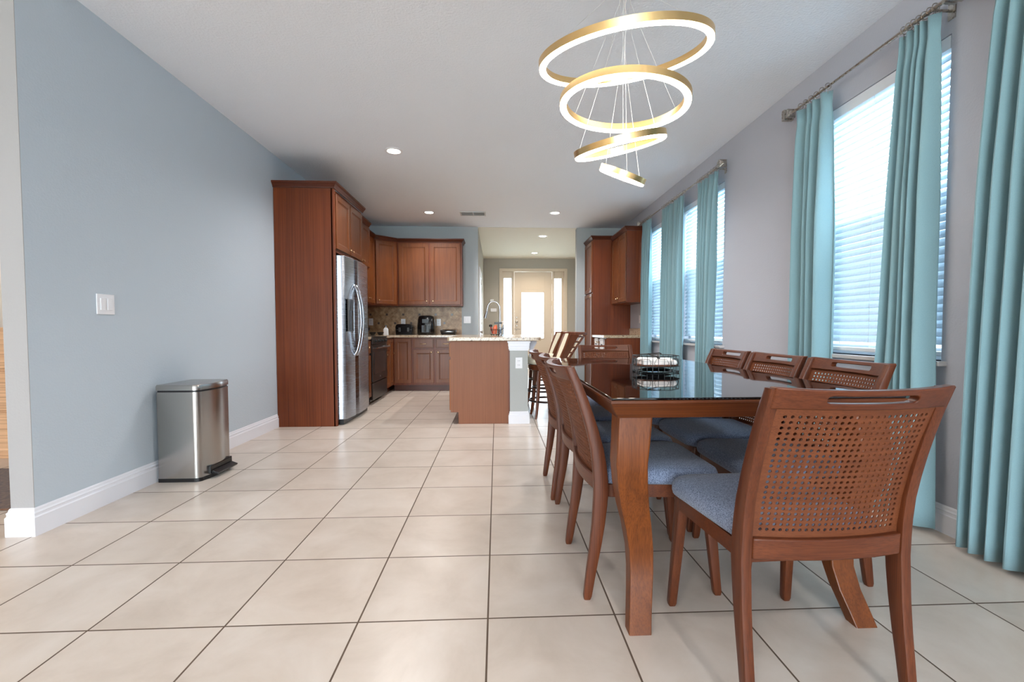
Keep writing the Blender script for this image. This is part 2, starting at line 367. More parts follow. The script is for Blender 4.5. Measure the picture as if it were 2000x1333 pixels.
def baseboard(name, pts, normals, label):
    """profile swept along straight runs; pts list of xy, normals outward offset dir at each point (mitre)"""
    prof = [(0, 0), (.016, 0), (.016, .092), (.011, .098), (.011, .108), (.013, .112), (.007, .12), (.006, .128), (.003, .134), (0, .136)]
    b = MB(); b.loops([[Vector((p[0]+n[0]*d, p[1]+n[1]*d, z)) for d, z in prof] for p, n in zip(pts, normals)])
    return struct(b.build(name, M_trim), label, 'baseboard')
baseboard('baseboard_left', [(XL-.108, 2.295), (XL, 2.295), (XL, 4.755)], [(-1, -1), (1, -1), (1, 0)], 'white profiled baseboard along the left wall')
baseboard('baseboard_right', [(XR, 6.44), (XR, -6.28)], [(-1, 0), (-1, 0)], 'white profiled baseboard along the window wall')
baseboard('baseboard_back', [(-5.5, 4.1), (XL-.108, 4.1)], [(0, -1), (0, -1)], 'white baseboard in the side room')

# ------------------------------------------------------------------ windows and blinds
def screen_mat():
    mt, nt, N, L, b = nm('insect_screen'); N.remove(b)
    t = N.new('ShaderNodeBsdfTransparent'); t.inputs[0].default_value = (1, 1, 1, 1)
    d = N.new('ShaderNodeBsdfDiffuse'); d.inputs[0].default_value = lin((90, 110, 130))
    mx = N.new('ShaderNodeMixShader'); mx.inputs[0].default_value = .45
    L.new(t.outputs[0], mx.inputs[1]); L.new(d.outputs[0], mx.inputs[2]); L.new(mx.outputs[0], N['Material Output'].inputs[0]); return mt
M_screen = screen_mat()
wl = ['single hung window behind the near curtains', 'single hung window behind the right far curtains', 'single hung window beside the kitchen cabinets']
bl = ['white horizontal slat blind in the nearest window', 'white slat blind between the middle and right far curtains', 'white slat blind nearest the kitchen wall cabinet']
for k, (y0, y1) in enumerate(wins):
    t = thing('window_%d' % (k+1), wl[k], 'window', (XR+.13, (y0+y1)/2, WZ0)); t['kind'] = 'structure'
    mb = MB(); xa, xb = XR+.09, XR+.15
    mb.box(xa, xb, y0, y0+.045, WZ0, WZ1); mb.box(xa, xb, y1-.045, y1, WZ0, WZ1)
    mb.box(xa, xb, y0+.045, y1-.045, WZ1-.05, WZ1); mb.box(xa, xb, y0+.045, y1-.045, WZ0, WZ0+.06)
    mb.box(xa-.01, xb-.01, y0+.045, y1-.045, 1.64, 1.70)
    mb.build('window_frame', M_win, t, bevel=.003)
    box(xa+.03, xa+.036, y0+.045, y1-.045, WZ0+.06, 1.64).build('window_pane', M_glass, t)
    box(xa+.03, xa+.036, y0+.045, y1-.045, 1.70, WZ1-.05).build('window_pane', M_glass, t)
    box(xa+.045, xa+.047, y0+.045, y1-.045, WZ0+.06, 1.66).build('insect_screen', M_screen, t)
    b = thing('window_blind', bl[k], 'window blind', (XR+.045, (y0+y1)/2, WZ0+.04), group=None)
    box(XR+.005, XR+.065, y0+.01, y1-.01, WZ1-.065, WZ1-.002).build('head_rail', M_win, b, bevel=.002)
    s_ = MB(); n = 35; top = WZ1-.09; step = (top-WZ0-.06)/n
    for i in range(n):
        z = top-i*step; a = math.radians(60); h = .025
        c = Vector((XR+.035, 0, z)); d = Vector((math.cos(a)*h, 0, math.sin(a)*h)); nn = Vector((-math.sin(a), 0, math.cos(a)))*.0014
        r1 = []
        for q in (-1, 0, 1): r1.append((c+d*q+nn*(1 if q else 2.4), c+d*q-nn*(1 if q else -.4)))
        prof = [r1[0][0], r1[1][0], r1[2][0], r1[2][1], r1[1][1], r1[0][1]]
        s_.loops([[Vector((p.x, yy, p.z)) for p in prof] for yy in (y0+.015, y1-.015)])
    s_.build('slats', M_blind, b)
    box(XR+.012, XR+.058, y0+.015, y1-.015, WZ0+.022, WZ0+.045).build('bottom_rail', M_win, b, bevel=.003)
    c_ = MB()
    for yy in (y0+.14, (y0+y1)/2, y1-.14): c_.tube([(XR+.008, yy, WZ1-.06), (XR+.008, yy, WZ0+.04)], .0012, 5)
    c_.build('ladder_cord', M_win, b)
for y0, y1, lb in ((2.12, 3.09, 'grey marble sill under the nearest window'), (4.30, 6.50, 'grey marble sill under the far double window')):
    struct(box(XR-.045, XR+.09, y0, y1, WZ0-.024, WZ0).build('trim_%d' % (1 if y0 < 3 else 2), M_sill, bevel=.004), lb, 'window sill')

# ------------------------------------------------------------------ curtains and rods
def curtain(label, top, bot, folds, seed, xo=2.10, mid=None, zt=2.505, zb=.02, rings=7, amp=.045):
    rnd = random.Random(seed); yc = (top[0]+top[1])/2
    t = thing('curtain', label, 'curtain', (xo, yc, 0), group=None)
    N, K = folds*14, 26; ph = [rnd.uniform(-.35, .35) for _ in range(folds+2)]; am = [rnd.uniform(.7, 1.2) for _ in range(folds+2)]
    rows = []
    for j in range(K+1):
        v = j/K; z = zt+(zb-zt)*v
        w = v**.75
        if mid is not None:  # (fraction of height, y0, y1)
            w2 = min(1, v/mid[0])
            if v < mid[0]: a0 = top[0]+(mid[1]-top[0])*w2**.8; a1 = top[1]+(mid[2]-top[1])*w2**.8
            else:
                w3 = (v-mid[0])/(1-mid[0]); a0 = mid[1]+(bot[0]-mid[1])*w3; a1 = mid[2]+(bot[1]-mid[2])*w3
        else: a0 = top[0]+(bot[0]-top[0])*w; a1 = top[1]+(bot[1]-top[1])*w
        row = []
        for i in range(N+1):
            s = i/N; f = s*folds+.35*math.sin(2*PI*s*1.6+seed)*min(1, folds/8); f = max(0, min(folds, f)); k = int(min(f, folds-1e-6)); fr = f-k
            pa = am[k]*(1-fr)+am[k+1]*fr; pp = ph[k]*(1-fr)+ph[k+1]*fr
            A = amp*pa*(.55+.6*min(1, v*3))*(1+.15*math.sin(3*v+k))
            pinch = math.exp(-((v-.035)/.02)**2)*.35
            xx = xo+A*(1-pinch)*math.sin(2*PI*f+pp*2*min(1, v*2)+.3*math.sin(2.5*v+seed))
            yy = a0+(a1-a0)*s
            row.append(Vector((min(xx, XR-.03), yy, z)))
        rows.append(row)
    mb = MB(); mb.loops(rows, cap=False, closed=False); mb.smooth = True
    o = mb.build('curtain_fabric', M_cur, t)
    sd = o.modifiers.new('thickness', 'SOLIDIFY'); sd.thickness = .003; sd.offset = 0
    for i in range(rings):
        yy = top[0]+.015+(top[1]-top[0]-.03)*i/(rings-1)
        MB().tube([(xo+.019*math.cos(a), yy, 2.535+.019*math.sin(a)) for a in [2*PI*q/14 for q in range(14)]], .0022, 6, closed=True).tube([(xo, yy, 2.516), (xo, yy, 2.49)], .0016, 5).build('curtain_ring', M_nickel, t)
    return t
curtain('teal curtain panel at the far end of the near window', (2.84, 3.13), (2.82, 3.15), 4, 1, rings=6, amp=.04)
curtain('teal curtain panel at the near end of the near window, flaring down', (2.13, 2.33), (2.10, 2.47), 5, 2, mid=(.62, 2.13, 2.40), rings=7, amp=.035)
curtain('widest teal curtain closest to the camera at the right edge', (.85, 1.87), (.9, 1.95), 14, 3, rings=12, amp=.034)
curtain('narrow teal curtain beside the kitchen wall cabinet', (6.17, 6.53), (6.19, 6.54), 4, 4, rings=6, amp=.028)
curtain('teal curtain in the middle of the far rod', (5.07, 5.76), (5.13, 5.78), 7, 5, rings=9, amp=.028)
curtain('teal curtain at the near end of the far rod', (4.29, 4.72), (4.43, 4.69), 5, 6, rings=8, amp=.026)
def rod(y0, y1, label, xo=2.10, z=2.535, extra=()):
    t = thing('curtain_rod', label, 'curtain rod', (xo, (y0+y1)/2, z))
    mb = MB(); ym = y0+(y1-y0)*.45
    mb.tube([(xo, y0, z), (xo, ym, z)], .0095, 12); mb.tube([(xo, ym-.002, z), (xo, y1, z)], .0075, 12); mb.build('rod', M_nickel, t)
    for yy, d in ((y0, -1), (y1, 1)):
        f = MB()
        R = []
        for h, w in ((0, .012), (.012, .018), (.014, .03), (.03, .03), (.032, .024), (.042, .024), (.044, .036), (.072, .036), (.09, .008)):
            R.append([Vector((xo+a*w, yy+d*h, z+b*w)) for a, b in ((-1, -1), (1, -1), (1, 1), (-1, 1))])
        f.loops(R); f.build('finial', M_nickel, t, bevel=.0015)
    for yy in (y0+.05, y1-.05)+tuple(extra):
        b = MB(); b.tube([(xo, yy, z-.012), (XR-.002, yy, z-.012)], .006, 8); b.box(XR-.006, XR, yy-.018, yy+.018, z-.05, z+.03); b.box(xo-.012, xo+.012, yy-.006, yy+.006, z-.016, z-.008); b.build('bracket', M_nickel, t)
rod(2.10, 3.20, 'brushed nickel curtain rod with square finials above the near window')
rod(4.27, 6.62, 'long brushed nickel curtain rod above the far windows', extra=(5.42,))
rod(.75, 1.88, 'curtain rod above the curtain at the right edge')

# ------------------------------------------------------------------ cabinetry helpers
def door_mesh(mb, o, u, n, w, z0, z1, t=.02, stile=.055, flat=False):
    """framed recessed-panel door; o = corner on the face plane, u = along width, n = outward"""
    o, u, n = Vector(o), Vector(u), Vector(n)
    def rect(i, d): return [o+u*a+n*d+Vector((0, 0, c)) for a, c in ((i, z0+i), (w-i, z0+i), (w-i, z1-i), (i, z1-i))]
    rings = [rect(0, .001), rect(0, t-.003), rect(.003, t)]
    if not flat: rings += [rect(stile, t), rect(stile+.004, t-.006), rect(stile+.010, t-.007), rect(stile+.014, t-.010)]
    else: rings += [rect(.012, t), rect(.016, t-.002)]
    mb.loops(rings)
def knob(mb, p, n):
    p, n = Vector(p), Vector(n); a = n.cross(Vector((0, 0, 1))).normalized(); rings = []
    for r, h in ((.005, 0), (.005, .01), (.012, .014), (.014, .02), (.010, .026), (.002, .028)):
        rings.append([p+n*h+(a*math.cos(2*PI*k/10)+Vector((0, 0, 1))*math.sin(2*PI*k/10))*r for k in range(10)])
    mb.loops(rings); mb.smooth = True
def cab_door(parent, o, u, n, w, z0, z1, kpos=None, name='door', flat=False, stile=.055, mat=None):
    mb = MB(); door_mesh(mb, o, u, n, w, z0, z1, flat=flat, stile=stile)
    d = mb.build(name, mat or M_cabd, parent)
    if kpos is not None:
        k = MB(); knob(k, Vector(o)+Vector(u)*kpos[0]+Vector(n)*.019+Vector((0, 0, kpos[1])), n); k.build('knob', M_brass, d)
    return d
def crown_along(parent, pts, z, h=.06, out=.04):
    """crown moulding over an open polyline (xy); outward is right-hand side of travel"""
    prof = [(0, 0), (.008, 0), (.012, .012), (.028, .034), (out, .044), (out, h), (0, h)]
    P = [Vector((a, b)) for a, b in pts]; nn = []
    for i in range(len(P)):
        ds = []
        if i > 0: d = (P[i]-P[i-1]).normalized(); ds.append(Vector((d.y, -d.x)))
        if i < len(P)-1: d = (P[i+1]-P[i]).normalized(); ds.append(Vector((d.y, -d.x)))
        if len(ds) == 2:
            s = ds[0]+ds[1]; nn.append(s/(1+ds[0].dot(ds[1])))
        else: nn.append(ds[0])
    mb = MB(); mb.loops([[Vector((p.x+n.x*d, p.y+n.y*d, z+hh)) for d, hh in prof] for p, n in zip(P, nn)])
    return mb.build('crown_moulding', M_crown, parent)
X_, Y_ = Vector((1, 0, 0)), Vector((0, 1, 0))

# fridge surround with the cabinet above the fridge
t = thing('fridge_cabinet', 'tall cherry fridge surround with two door cabinet on top', 'cabinet', (-1.95, 5.25, 0))
mb = MB(); mb.box(XL+.003, -1.66, 4.76, 4.785, 0, 2.43); mb.box(XL+.003, -1.68, 5.74, 5.76, 0, 2.43); mb.box(XL+.003, -1.675, 4.785, 5.74, 1.80, 2.43)
mb.box(-1.675, -1.645, 4.76, 4.80, 0, 2.43); mb.box(-1.675, -1.66, 4.80, 5.76, 1.80, 2.43); mb.build('carcass', M_cab, t, bevel=.0015)
cab_door(t, (-1.66, 4.82, 0), Y_, X_, .445, 1.835, 2.39, (.41, 1.88)); cab_door(t, (-1.66, 5.285, 0), Y_, X_, .445, 1.835, 2.39, (.035, 1.88))
crown_along(t, [(XL+.003, 4.76), (-1.645, 4.76), (-1.645, 5.76)], 2.43)

# refrigerator
t = thing('refrigerator', 'stainless side by side refrigerator with curved handles and dispenser', 'refrigerator', (-1.9, 5.25, 0))
box(XL+.03, -1.665, 4.82, 5.72, .03, 1.755).build('body', M_black, t, bevel=.004)
box(-1.70, -1.60, 4.835, 5.70, .005, .055).build('toe_grille', M_black, t)
def frdoor(y0, y1, z0, z1):
    mb = MB(); poly = []
    for k in range(0, 13):
        s = k/12; y = y0+(y1-y0)*s; G = (y-4.81)/(.9)
        edge = min(s, 1-s); r = min(1, edge/.06) if (s < .5 and y0 < 4.9) or (s > .5 and y1 > 5.6) else min(1, edge/.03)
        poly.append((-1.575+.035*(1-(2*G-1)**2)-.03*(1-r)**2, y))
    poly = [(-1.655, y0)]+poly+[(-1.655, y1)]
    mb.prism(poly, z0, z1); mb.smooth = True; return mb
YS = 5.10
d1 = frdoor(4.815, YS-.004, .06, 1.765).build('freezer_door', M_ss, t, bevel=.004); d2 = frdoor(YS+.004, 5.715, .06, 1.765).build('fridge_door', M_ss, t, bevel=.004)
for yy, d in ((YS-.045, d1), (YS+.045, d2)):
    mb = MB(); pts = []
    for k in range(15):
        s = k/14; z = .72+.76*s; pts.append((-1.545+.07*math.sin(PI*s)**.6, yy+(0.0), z))
    mb.tube([(-1.55, yy, .72)]+pts+[(-1.55, yy, 1.48)], .013, 10); mb.build('handle', M_chrome, d)
mb = MB(); mb.box(-1.556, -1.543, 4.86, 5.025, .98, 1.32); dp = mb.build('dispenser', M_ssd, d1, bevel=.002)
box(-1.545, -1.541, 4.875, 5.01, .995, 1.20).build('dispenser_recess', M_blackg, d1)
box(-1.545, -1.541, 4.875, 5.01, 1.22, 1.30).build('dispenser_panel', M_black, d1)
MB().lathe([(.014, 0), (.014, .002)], (-1.565, 5.62, 1.66), 'x', 16).build('badge', M_chrome, d2)

# base cabinet between fridge and range, range, base after range
t = thing('base_cabinet', 'narrow cherry base cabinet between refrigerator and range', 'cabinet', (-1.95, 5.9, 0))
box(XL+.003, -1.66, 5.765, 6.05, .1, .868).build('carcass', M_cab, t); box(XL+.003, -1.73, 5.765, 6.05, 0, .1).build('toe_kick', M_crown, t)
cab_door(t, (-1.66, 5.775, 0), Y_, X_, .265, .12, .66, (.03, .62)); cab_door(t, (-1.66, 5.775, 0), Y_, X_, .265, .69, .85, (.13, .77), 'drawer', True)
t = thing('range', 'stainless range with black sides and glass oven door', 'range', (-1.93, 6.45, 0))
RY0, RY1 = 6.06, 6.86
box(XL+.02, -1.665, RY0, RY1, .04, .89).build('body', M_black, t, bevel=.003)
box(XL+.02, -1.62, RY0, RY1, .892, .905).build('cooktop', M_blackg, t, bevel=.004)
box(XL+.022, XL+.09, RY0, RY1, .906, 1.06).build('backguard', M_ssd, t, bevel=.005)
box(-1.664, -1.62, RY0+.005, RY1-.005, .80, .888).build('control_strip', M_ssd, t, bevel=.006)
d = box(-1.664, -1.625, RY0+.005, RY1-.005, .30, .795).build('oven_door', M_ssd, t, bevel=.005)
box(-1.626, -1.622, RY0+.09, RY1-.09, .40, .70).build('door_glass', M_blackg, d)
mb = MB(); mb.tube([(-1.575, RY0+.04, .755), (-1.575, RY1-.04, .755)], .011, 10); mb.tube([(-1.63, RY0+.07, .755), (-1.575, RY0+.07, .755)], .008, 8); mb.tube([(-1.63, RY1-.07, .755), (-1.575, RY1-.07, .755)], .008, 8); mb.build('handle', M_chrome, d)
MB().lathe([(.014, 0), (.014, .003)], (-1.6255, (RY0+RY1)/2, .35), 'x', 16).build('badge', M_chrome, d)
box(-1.664, -1.628, RY0+.005, RY1-.005, .07, .29).build('storage_drawer', M_ssd, t, bevel=.005)
for k in range(4):
    MB().lathe([(.024, 0), (.024, .006), (.018, .01), (.016, .028), (.004, .03)], (-1.62, RY0+.13+k*.18, .845), 'x', 14).build('control_knob', M_black, t)
for q, (a, b) in enumerate(((-2.08, 6.26), (-1.83, 6.26), (-2.08, 6.66), (-1.83, 6.66))):
    MB().tube([(a+.09*math.cos(x), b+.09*math.sin(x), .908) for x in [2*PI*i/24 for i in range(24)]], .002, 5, closed=True).build('burner_ring', M_ssd, t)
t = thing('corner_base_cabinet', 'cherry base cabinet between range and kitchen corner', 'cabinet', (-1.95, 7.4, 0))
mb = MB(); mb.box(XL+.003, -1.67, 6.87, 7.995, .1, .868); mb.build('carcass', M_cab, t); box(XL+.003, -1.74, 6.87, 7.99, 0, .1).build('toe_kick', M_crown, t)
cab_door(t, (-1.67, 6.885, 0), Y_, X_, .235, .12, .66, (.03, .62)); cab_door(t, (-1.67, 6.885, 0), Y_, X_, .235, .69, .85, (.12, .77), 'drawer', True)
cab_door(t, (-1.67, 7.145, 0), Y_, X_, .235, .12, .85, (.2, .62))
# back base run
t = thing('base_cabinet', 'cherry base cabinet run under the back counter with drawers', 'cabinet', (-1.1, 7.7, 0))
mb = MB(); mb.box(-1.668, -.60, 7.44, 7.995, .1, .868); mb.build('carcass', M_cab, t); box(-1.668, -.60, 7.51, 7.99, 0, .1).build('toe_kick', M_crown, t)
ny = Vector((0, -1, 0))
cab_door(t, (-1.645, 7.44, 0), X_, ny, .27, .13, .85)
for x0 in (-1.345, -.985):
    cab_door(t, (x0, 7.44, 0), X_, ny, .33, .13, .67, (.29 if x0 < -1 else .04, .63)); dr = cab_door(t, (x0, 7.44, 0), X_, ny, .33, .70, .85, None, 'drawer', True)
    MB().tube([(x0+.115, 7.42, .775), (x0+.12, 7.39, .77), (x0+.165, 7.385, .765), (x0+.21, 7.39, .77), (x0+.215, 7.42, .775)], .005, 8).build('handle', M_brass, dr)
# countertops
t = MB(); t.prism([(XL+.003, 6.87), (-1.635, 6.87), (-1.635, 7.385), (-.56, 7.385), (-.56, 7.985), (XL+.003, 7.985)], .87, .907)
tag(t.build('countertop', M_gran, bevel=.004), 'L shaped granite countertop in the kitchen corner', 'countertop')
tag(box(XL+.003, -1.635, 5.765, 6.055, .87, .907).build('countertop', M_gran, bevel=.004), 'short granite countertop between refrigerator and range', 'countertop')
# backsplash
t = thing('backsplash', 'beige diagonal travertine backsplash with small dark accent tiles', 'backsplash', (-1.4, 7.99, .91))
mb = MB(); mb.box(XL+.013, -.605, 7.988, 7.998, .908, 1.387); mb.build('tile_field', M_bs, t)
tag(box(XL+.002, XL+.009, 5.765, 7.985, .908, 1.387).build('backsplash', M_bs), 'beige diagonal travertine backsplash on the left wall behind the range', 'backsplash')
for k in range(6): box(-2.168+.279*k-.018, -2.168+.279*k+.018, 7.984, 7.989, 1.237, 1.273).build('accent_tile', M_acc, t)
for x in (-2.03, -1.75, -1.475, -1.19, -.905): box(x-.018, x+.018, 7.984, 7.989, 1.088, 1.124).build('accent_tile', M_acc, t)
# wall cabinets
t = thing('wall_cabinet', 'cherry wall cabinet with two doors on the back wall', 'cabinet', (-1.1, 7.85, 1.39))
box(-1.638, -.575, 7.69, 7.997, 1.39, 2.44).build('carcass', M_cab, t)
cab_door(t, (-1.615, 7.69, 0), X_, ny, .495, 1.41, 2.42, (.455, 1.47), stile=.06); cab_door(t, (-1.095, 7.69, 0), X_, ny, .495, 1.41, 2.42, (.04, 1.47), stile=.06)
crown_along(t, [(-.575, 7.997), (-.575, 7.69), (-1.64, 7.69)][::-1], 2.44)
t = thing('corner_wall_cabinet', 'cherry diagonal corner wall cabinet', 'cabinet', (-2.0, 7.8, 1.39))
mb = MB(); mb.prism([(XL+.003, 7.40), (-1.94, 7.40), (-1.642, 7.69), (-1.642, 7.997), (XL+.003, 7.997)], 1.39, 2.44); mb.build('carcass', M_cab, t)
du = Vector((.298, .29, 0)); Lg = du.length; du.normalize(); dn = Vector((du.y, -du.x, 0))
cab_door(t, Vector((-1.94, 7.40, 0))+du*.02, du, dn, Lg-.04, 1.41, 2.42, (.04, 1.47))
crown_along(t, [(-1.94, 7.40), (-1.642, 7.69)], 2.44)
t = thing('wall_cabinet', 'cherry wall cabinet on the left wall next to the diagonal corner', 'cabinet', (-2.08, 7.0, 1.39))
box(XL+.003, -1.94, 6.62, 7.395, 1.39, 2.44).build('carcass', M_cab, t)
cab_door(t, (-1.94, 6.635, 0), Y_, X_, .365, 1.41, 2.42, (.33, 1.47)); cab_door(t, (-1.94, 7.015, 0), Y_, X_, .365, 1.41, 2.42, (.035, 1.47))
crown_along(t, [(-1.94, 6.62), (-1.94, 7.40)], 2.44)
t = thing('over_range_cabinet', 'deeper cherry wall cabinet above the range', 'cabinet', (-2.05, 6.2, 1.9))
box(XL+.003, -1.80, 5.81, 6.60, 1.85, 2.44).build('carcass', M_cab, t)
cab_door(t, (-1.80, 5.82, 0), Y_, X_, .37, 1.87, 2.42, (.33, 1.92)); cab_door(t, (-1.80, 6.21, 0), Y_, X_, .37, 1.87, 2.42, (.035, 1.92))
crown_along(t, [(-1.80, 5.81), (-1.80, 6.60)], 2.44)

# island
t = thing('kitchen_island', 'kitchen island with brown end panel and drywall post', 'island', (0, 5.8, 0))
mb = MB(); mb.loops([[Vector((x, y, z)) for x, z in ((-.405, 0), (.122, 0), (.122, .876), (-.485, .876), (-.485, .125), (-.405, .125))] for y in (4.815, 4.835)])
mb.build('end_panel', M_isl, t, bevel=.0015)
mb = MB(); mb.box(-.483, .12, 4.84, 6.9, .12, .876); mb.box(-.405, .12, 4.84, 6.9, 0, .12); mb.build('carcass', M_cab, t)
yy = 4.85
for k in range(4):
    cab_door(t, (-.483, yy+.49, 0), Vector((0, -1, 0)), Vector((-1, 0, 0)), .48, .14, .68, (.04, .64), mat=M_islo); cab_door(t, (-.483, yy+.49, 0), Vector((0, -1, 0)), Vector((-1, 0, 0)), .48, .71, .86, (.24, .785), 'drawer', True, mat=M_islo); yy += .51
box(.122, .137, 4.812, 4.84, 0, .876).build('edge_stile', M_cab, t)
box(.138, .328, 4.80, 6.9, 0, .876).build('pony_wall', M_post, t)
mb = MB()
for d, z0, z1 in ((.008, .775, .79), (.014, .79, .82), (.018, .82, .858), (.026, .858, .876)): mb.box(.138-d, .328+d, 4.80-d, 6.9, z0, z1)
mb.build('cap_trim', M_trim, t, bevel=.002)
mb = MB()
for d, z0, z1 in ((.016, 0, .092), (.011, .092, .11), (.006, .11, .13)): mb.box(.138-d, .328+d, 4.80-d, 6.9, z0, z1)
mb.build('baseboard', M_trim, t, bevel=.002)
for y in (4.9, 6.1):
    mb = MB(); mb.loops([[Vector((x, yv, z)) for x, z in ((.355, .876), (.43, .876), (.43, .85), (.405, .81), (.375, .74), (.355, .70))] for yv in (y, y+.05)]); mb.build('corbel', M_wallR, t)
tag(MB().prism([(-.515, 4.775), (-.495, 4.755), (.44, 4.755), (.465, 4.78), (.465, 6.95), (-.515, 6.95)], .878, .918).build('island_countertop', M_gran, bevel=.005), 'granite countertop of the island with overhang towards the stools', 'countertop')
# outlets and switches
def plate(label, c, u, n, w, h, kind, cat='outlet', group=None):
    c, u, n = Vector(c), Vector(u), Vector(n)
    t = thing('outlet' if cat == 'outlet' else 'light_switch', label, cat, c, group=group)
    t.location = c
    MB().obox(c, u, n, -w/2, w/2, 0, .006, -h/2, h/2).build('cover_plate', M_plate, t, bevel=.002)
    if kind == 'outlet':
        for dz in (-.022, .022):
            o = MB().obox(c, u, n, -.017, .017, .0062, .009, dz-.014, dz+.014).build('socket', M_plate, t, bevel=.002)
            b = MB(); b.obox(c, u, n, -.009, -.006, .0091, .0095, dz-.005, dz+.006); b.obox(c, u, n, .006, .009, .0091, .0095, dz-.005, dz+.006); b.build('slot', M_slot_mark, o)
    else:
        k = kind
        for i in range(k):
            a = (i-(k-1)/2)*.046
            o = MB().obox(c, u, n, a-.017, a+.017, .0062, .011, -.034, .034).build('rocker', M_plate, t, bevel=.003)
plate('white double rocker switch on the left wall', (XL, 2.738, 1.146), Y_, X_, .118, .115, 2, 'light switch')
plate('white outlet on the drywall post of the island', (.233, 4.80, .645), X_, ny, .072, .115, 'outlet')
plate('white outlet on the backsplash above the toaster', (-1.61, 7.986, 1.12), X_, ny, .075, .12, 'outlet')
plate('white outlet on the backsplash between air fryer and griddle', (-1.003, 7.986, 1.12), X_, ny, .075, .12, 'outlet')
plate('white double switch on the back wall beside the backsplash', (-.51, 7.998, 1.165), X_, ny, .12, .12, 2, 'light switch')
plate('white outlet on the right wall above the small counter', (XR, 6.9, 1.15), Y_, Vector((-1, 0, 0)), .075, .12, 'outlet')
plate('white outlet on the left side of the backsplash', (-2.16, 7.986, 1.13), X_, ny, .075, .12, 'outlet')

# right hand pantry, base and wall cabinet
nx = Vector((-1, 0, 0))
t = thing('pantry_cabinet', 'tall cherry pantry cabinet beside the hall opening', 'cabinet', (1.87, 7.7, 0))
mb = MB(); mb.box(1.565, XR-.003, 7.40, 7.995, .1, 2.45); mb.box(1.64, XR-.003, 7.41, 7.99, 0, .1); mb.build('carcass', M_cab, t)
cab_door(t, (1.565, 7.98, 0), Vector((0, -1, 0)), nx, .565, 1.60, 2.43, (.52, 1.66)); cab_door(t, (1.565, 7.98, 0), Vector((0, -1, 0)), nx, .565, .12, 1.58, (.52, 1.52))
crown_along(t, [(XR-.003, 7.40), (1.565, 7.40), (1.565, 7.997)][::-1], 2.45)
t = thing('wall_cabinet', 'cherry wall cabinet with two doors on the window wall', 'cabinet', (2.02, 6.95, 1.39))
box(1.88, XR-.003, 6.56, 7.355, 1.39, 2.42).build('carcass', M_cab, t)
cab_door(t, (1.88, 7.345, 0), Vector((0, -1, 0)), nx, .38, 1.405, 2.40, (.345, 1.46)); cab_door(t, (1.88, 6.95, 0), Vector((0, -1, 0)), nx, .38, 1.405, 2.40, (.035, 1.46))
crown_along(t, [(1.88, 7.355), (1.88, 6.56), (XR-.003, 6.56)], 2.42)
t = thing('base_cabinet', 'cherry base cabinet with granite top under the right wall cabinet', 'cabinet', (1.87, 6.9, 0))
mb = MB(); mb.box(1.595, XR-.003, 6.58, 7.395, .1, .868); mb.box(1.66, XR-.003, 6.59, 7.39, 0, .1); mb.build('carcass', M_cab, t)
cab_door(t, (1.595, 7.385, 0), Vector((0, -1, 0)), nx, .38, .12, .85, (.34, .8)); cab_door(t, (1.595, 6.985, 0), Vector((0, -1, 0)), nx, .38, .12, .85, (.04, .8))
tag(box(1.55, XR-.003, 6.56, 7.395, .87, .907).build('countertop', M_gran, bevel=.004), 'small granite countertop beside the pantry', 'countertop')
tag(box(1.56, XR-.004, 6.50, 7.39, .9075, 1.0).build('countertop_upstand', M_gran) if False else box(XR-.02, XR-.004, 6.57, 7.39, .9075, 1.01).build('countertop_upstand', M_gran, bevel=.002), 'granite upstand against the window wall', 'upstand')
for lb, y in (('painted white reflection on the base cabinet front, nearer the pantry', 7.16), ('painted white reflection on the base cabinet front, nearer the window', 6.78)):
    t = thing('reflection_card', lb, 'reflection', (1.572, y, .78))  # white cards stand in for window reflections on the cabinet front
    box(1.571, 1.5745, y-.11, y+.11, .70, .86).build('white_card', M_paper, t)
    mb = MB(); mb.box(1.5698, 1.5708, y-.06, y+.06, .755, .775); mb.box(1.5698, 1.5708, y-.04, y+.05, .735, .745); mb.build('dark_card_marks', M_slot_mark, t)

# ------------------------------------------------------------------ entry door
t = thing('door_1', 'cream entry door with large glass pane and sidelights', 'door', (.92, YH, 0)); t['kind'] = 'structure'
yf = YH-.01
mb = MB()
mb.box(.07, .15, YH-.02, YH+.15, 0, 2.52); mb.box(1.70, 1.78, YH-.02, YH+.15, 0, 2.52); mb.box(.15, 1.70, YH-.02, YH+.15, 2.445, 2.52)
mb.box(.405, .450, YH+.0, YH+.14, 0, 2.445); mb.box(1.398, 1.443, YH+.0, YH+.14, 0, 2.445)
for a, b, c, d in ((.15, .405, .183, .376), (1.443, 1.70, 1.459, 1.64)):
    mb.box(a, c, YH+.03, YH+.08, 0, 2.445); mb.box(d, b, YH+.03, YH+.08, 0, 2.445); mb.box(c, d, YH+.03, YH+.08, 2.28, 2.445); mb.box(c, d, YH+.03, YH+.08, 0, .45)
mb.build('door_frame', M_door, t, bevel=.003)
M_gl2 = glass('frosted_entry_glass', (235, 240, 245))
for a, b in ((.183, .376), (1.459, 1.64)): box(a, b, YH+.05, YH+.058, .45, 2.28).build('sidelight_pane', M_gl2, t)
mb = MB(); D0, D1 = YH+.03, YH+.075
mb.box(.453, .625, D0, D1, .01, 2.44); mb.box(1.194, 1.394, D0, D1, .01, 2.44); mb.box(.625, 1.194, D0, D1, 1.926, 2.44); mb.box(.625, 1.194, D0, D1, .01, .77)
for a, b, c, d in ((.60, 1.22, 2.0, 2.34),):
    mb.box(a, b, D0-.006, D0, c, c+.02); mb.box(a, b, D0-.006, D0, d-.02, d); mb.box(a, a+.02, D0-.006, D0, c+.02, d-.02); mb.box(b-.02, b, D0-.006, D0, c+.02, d-.02)
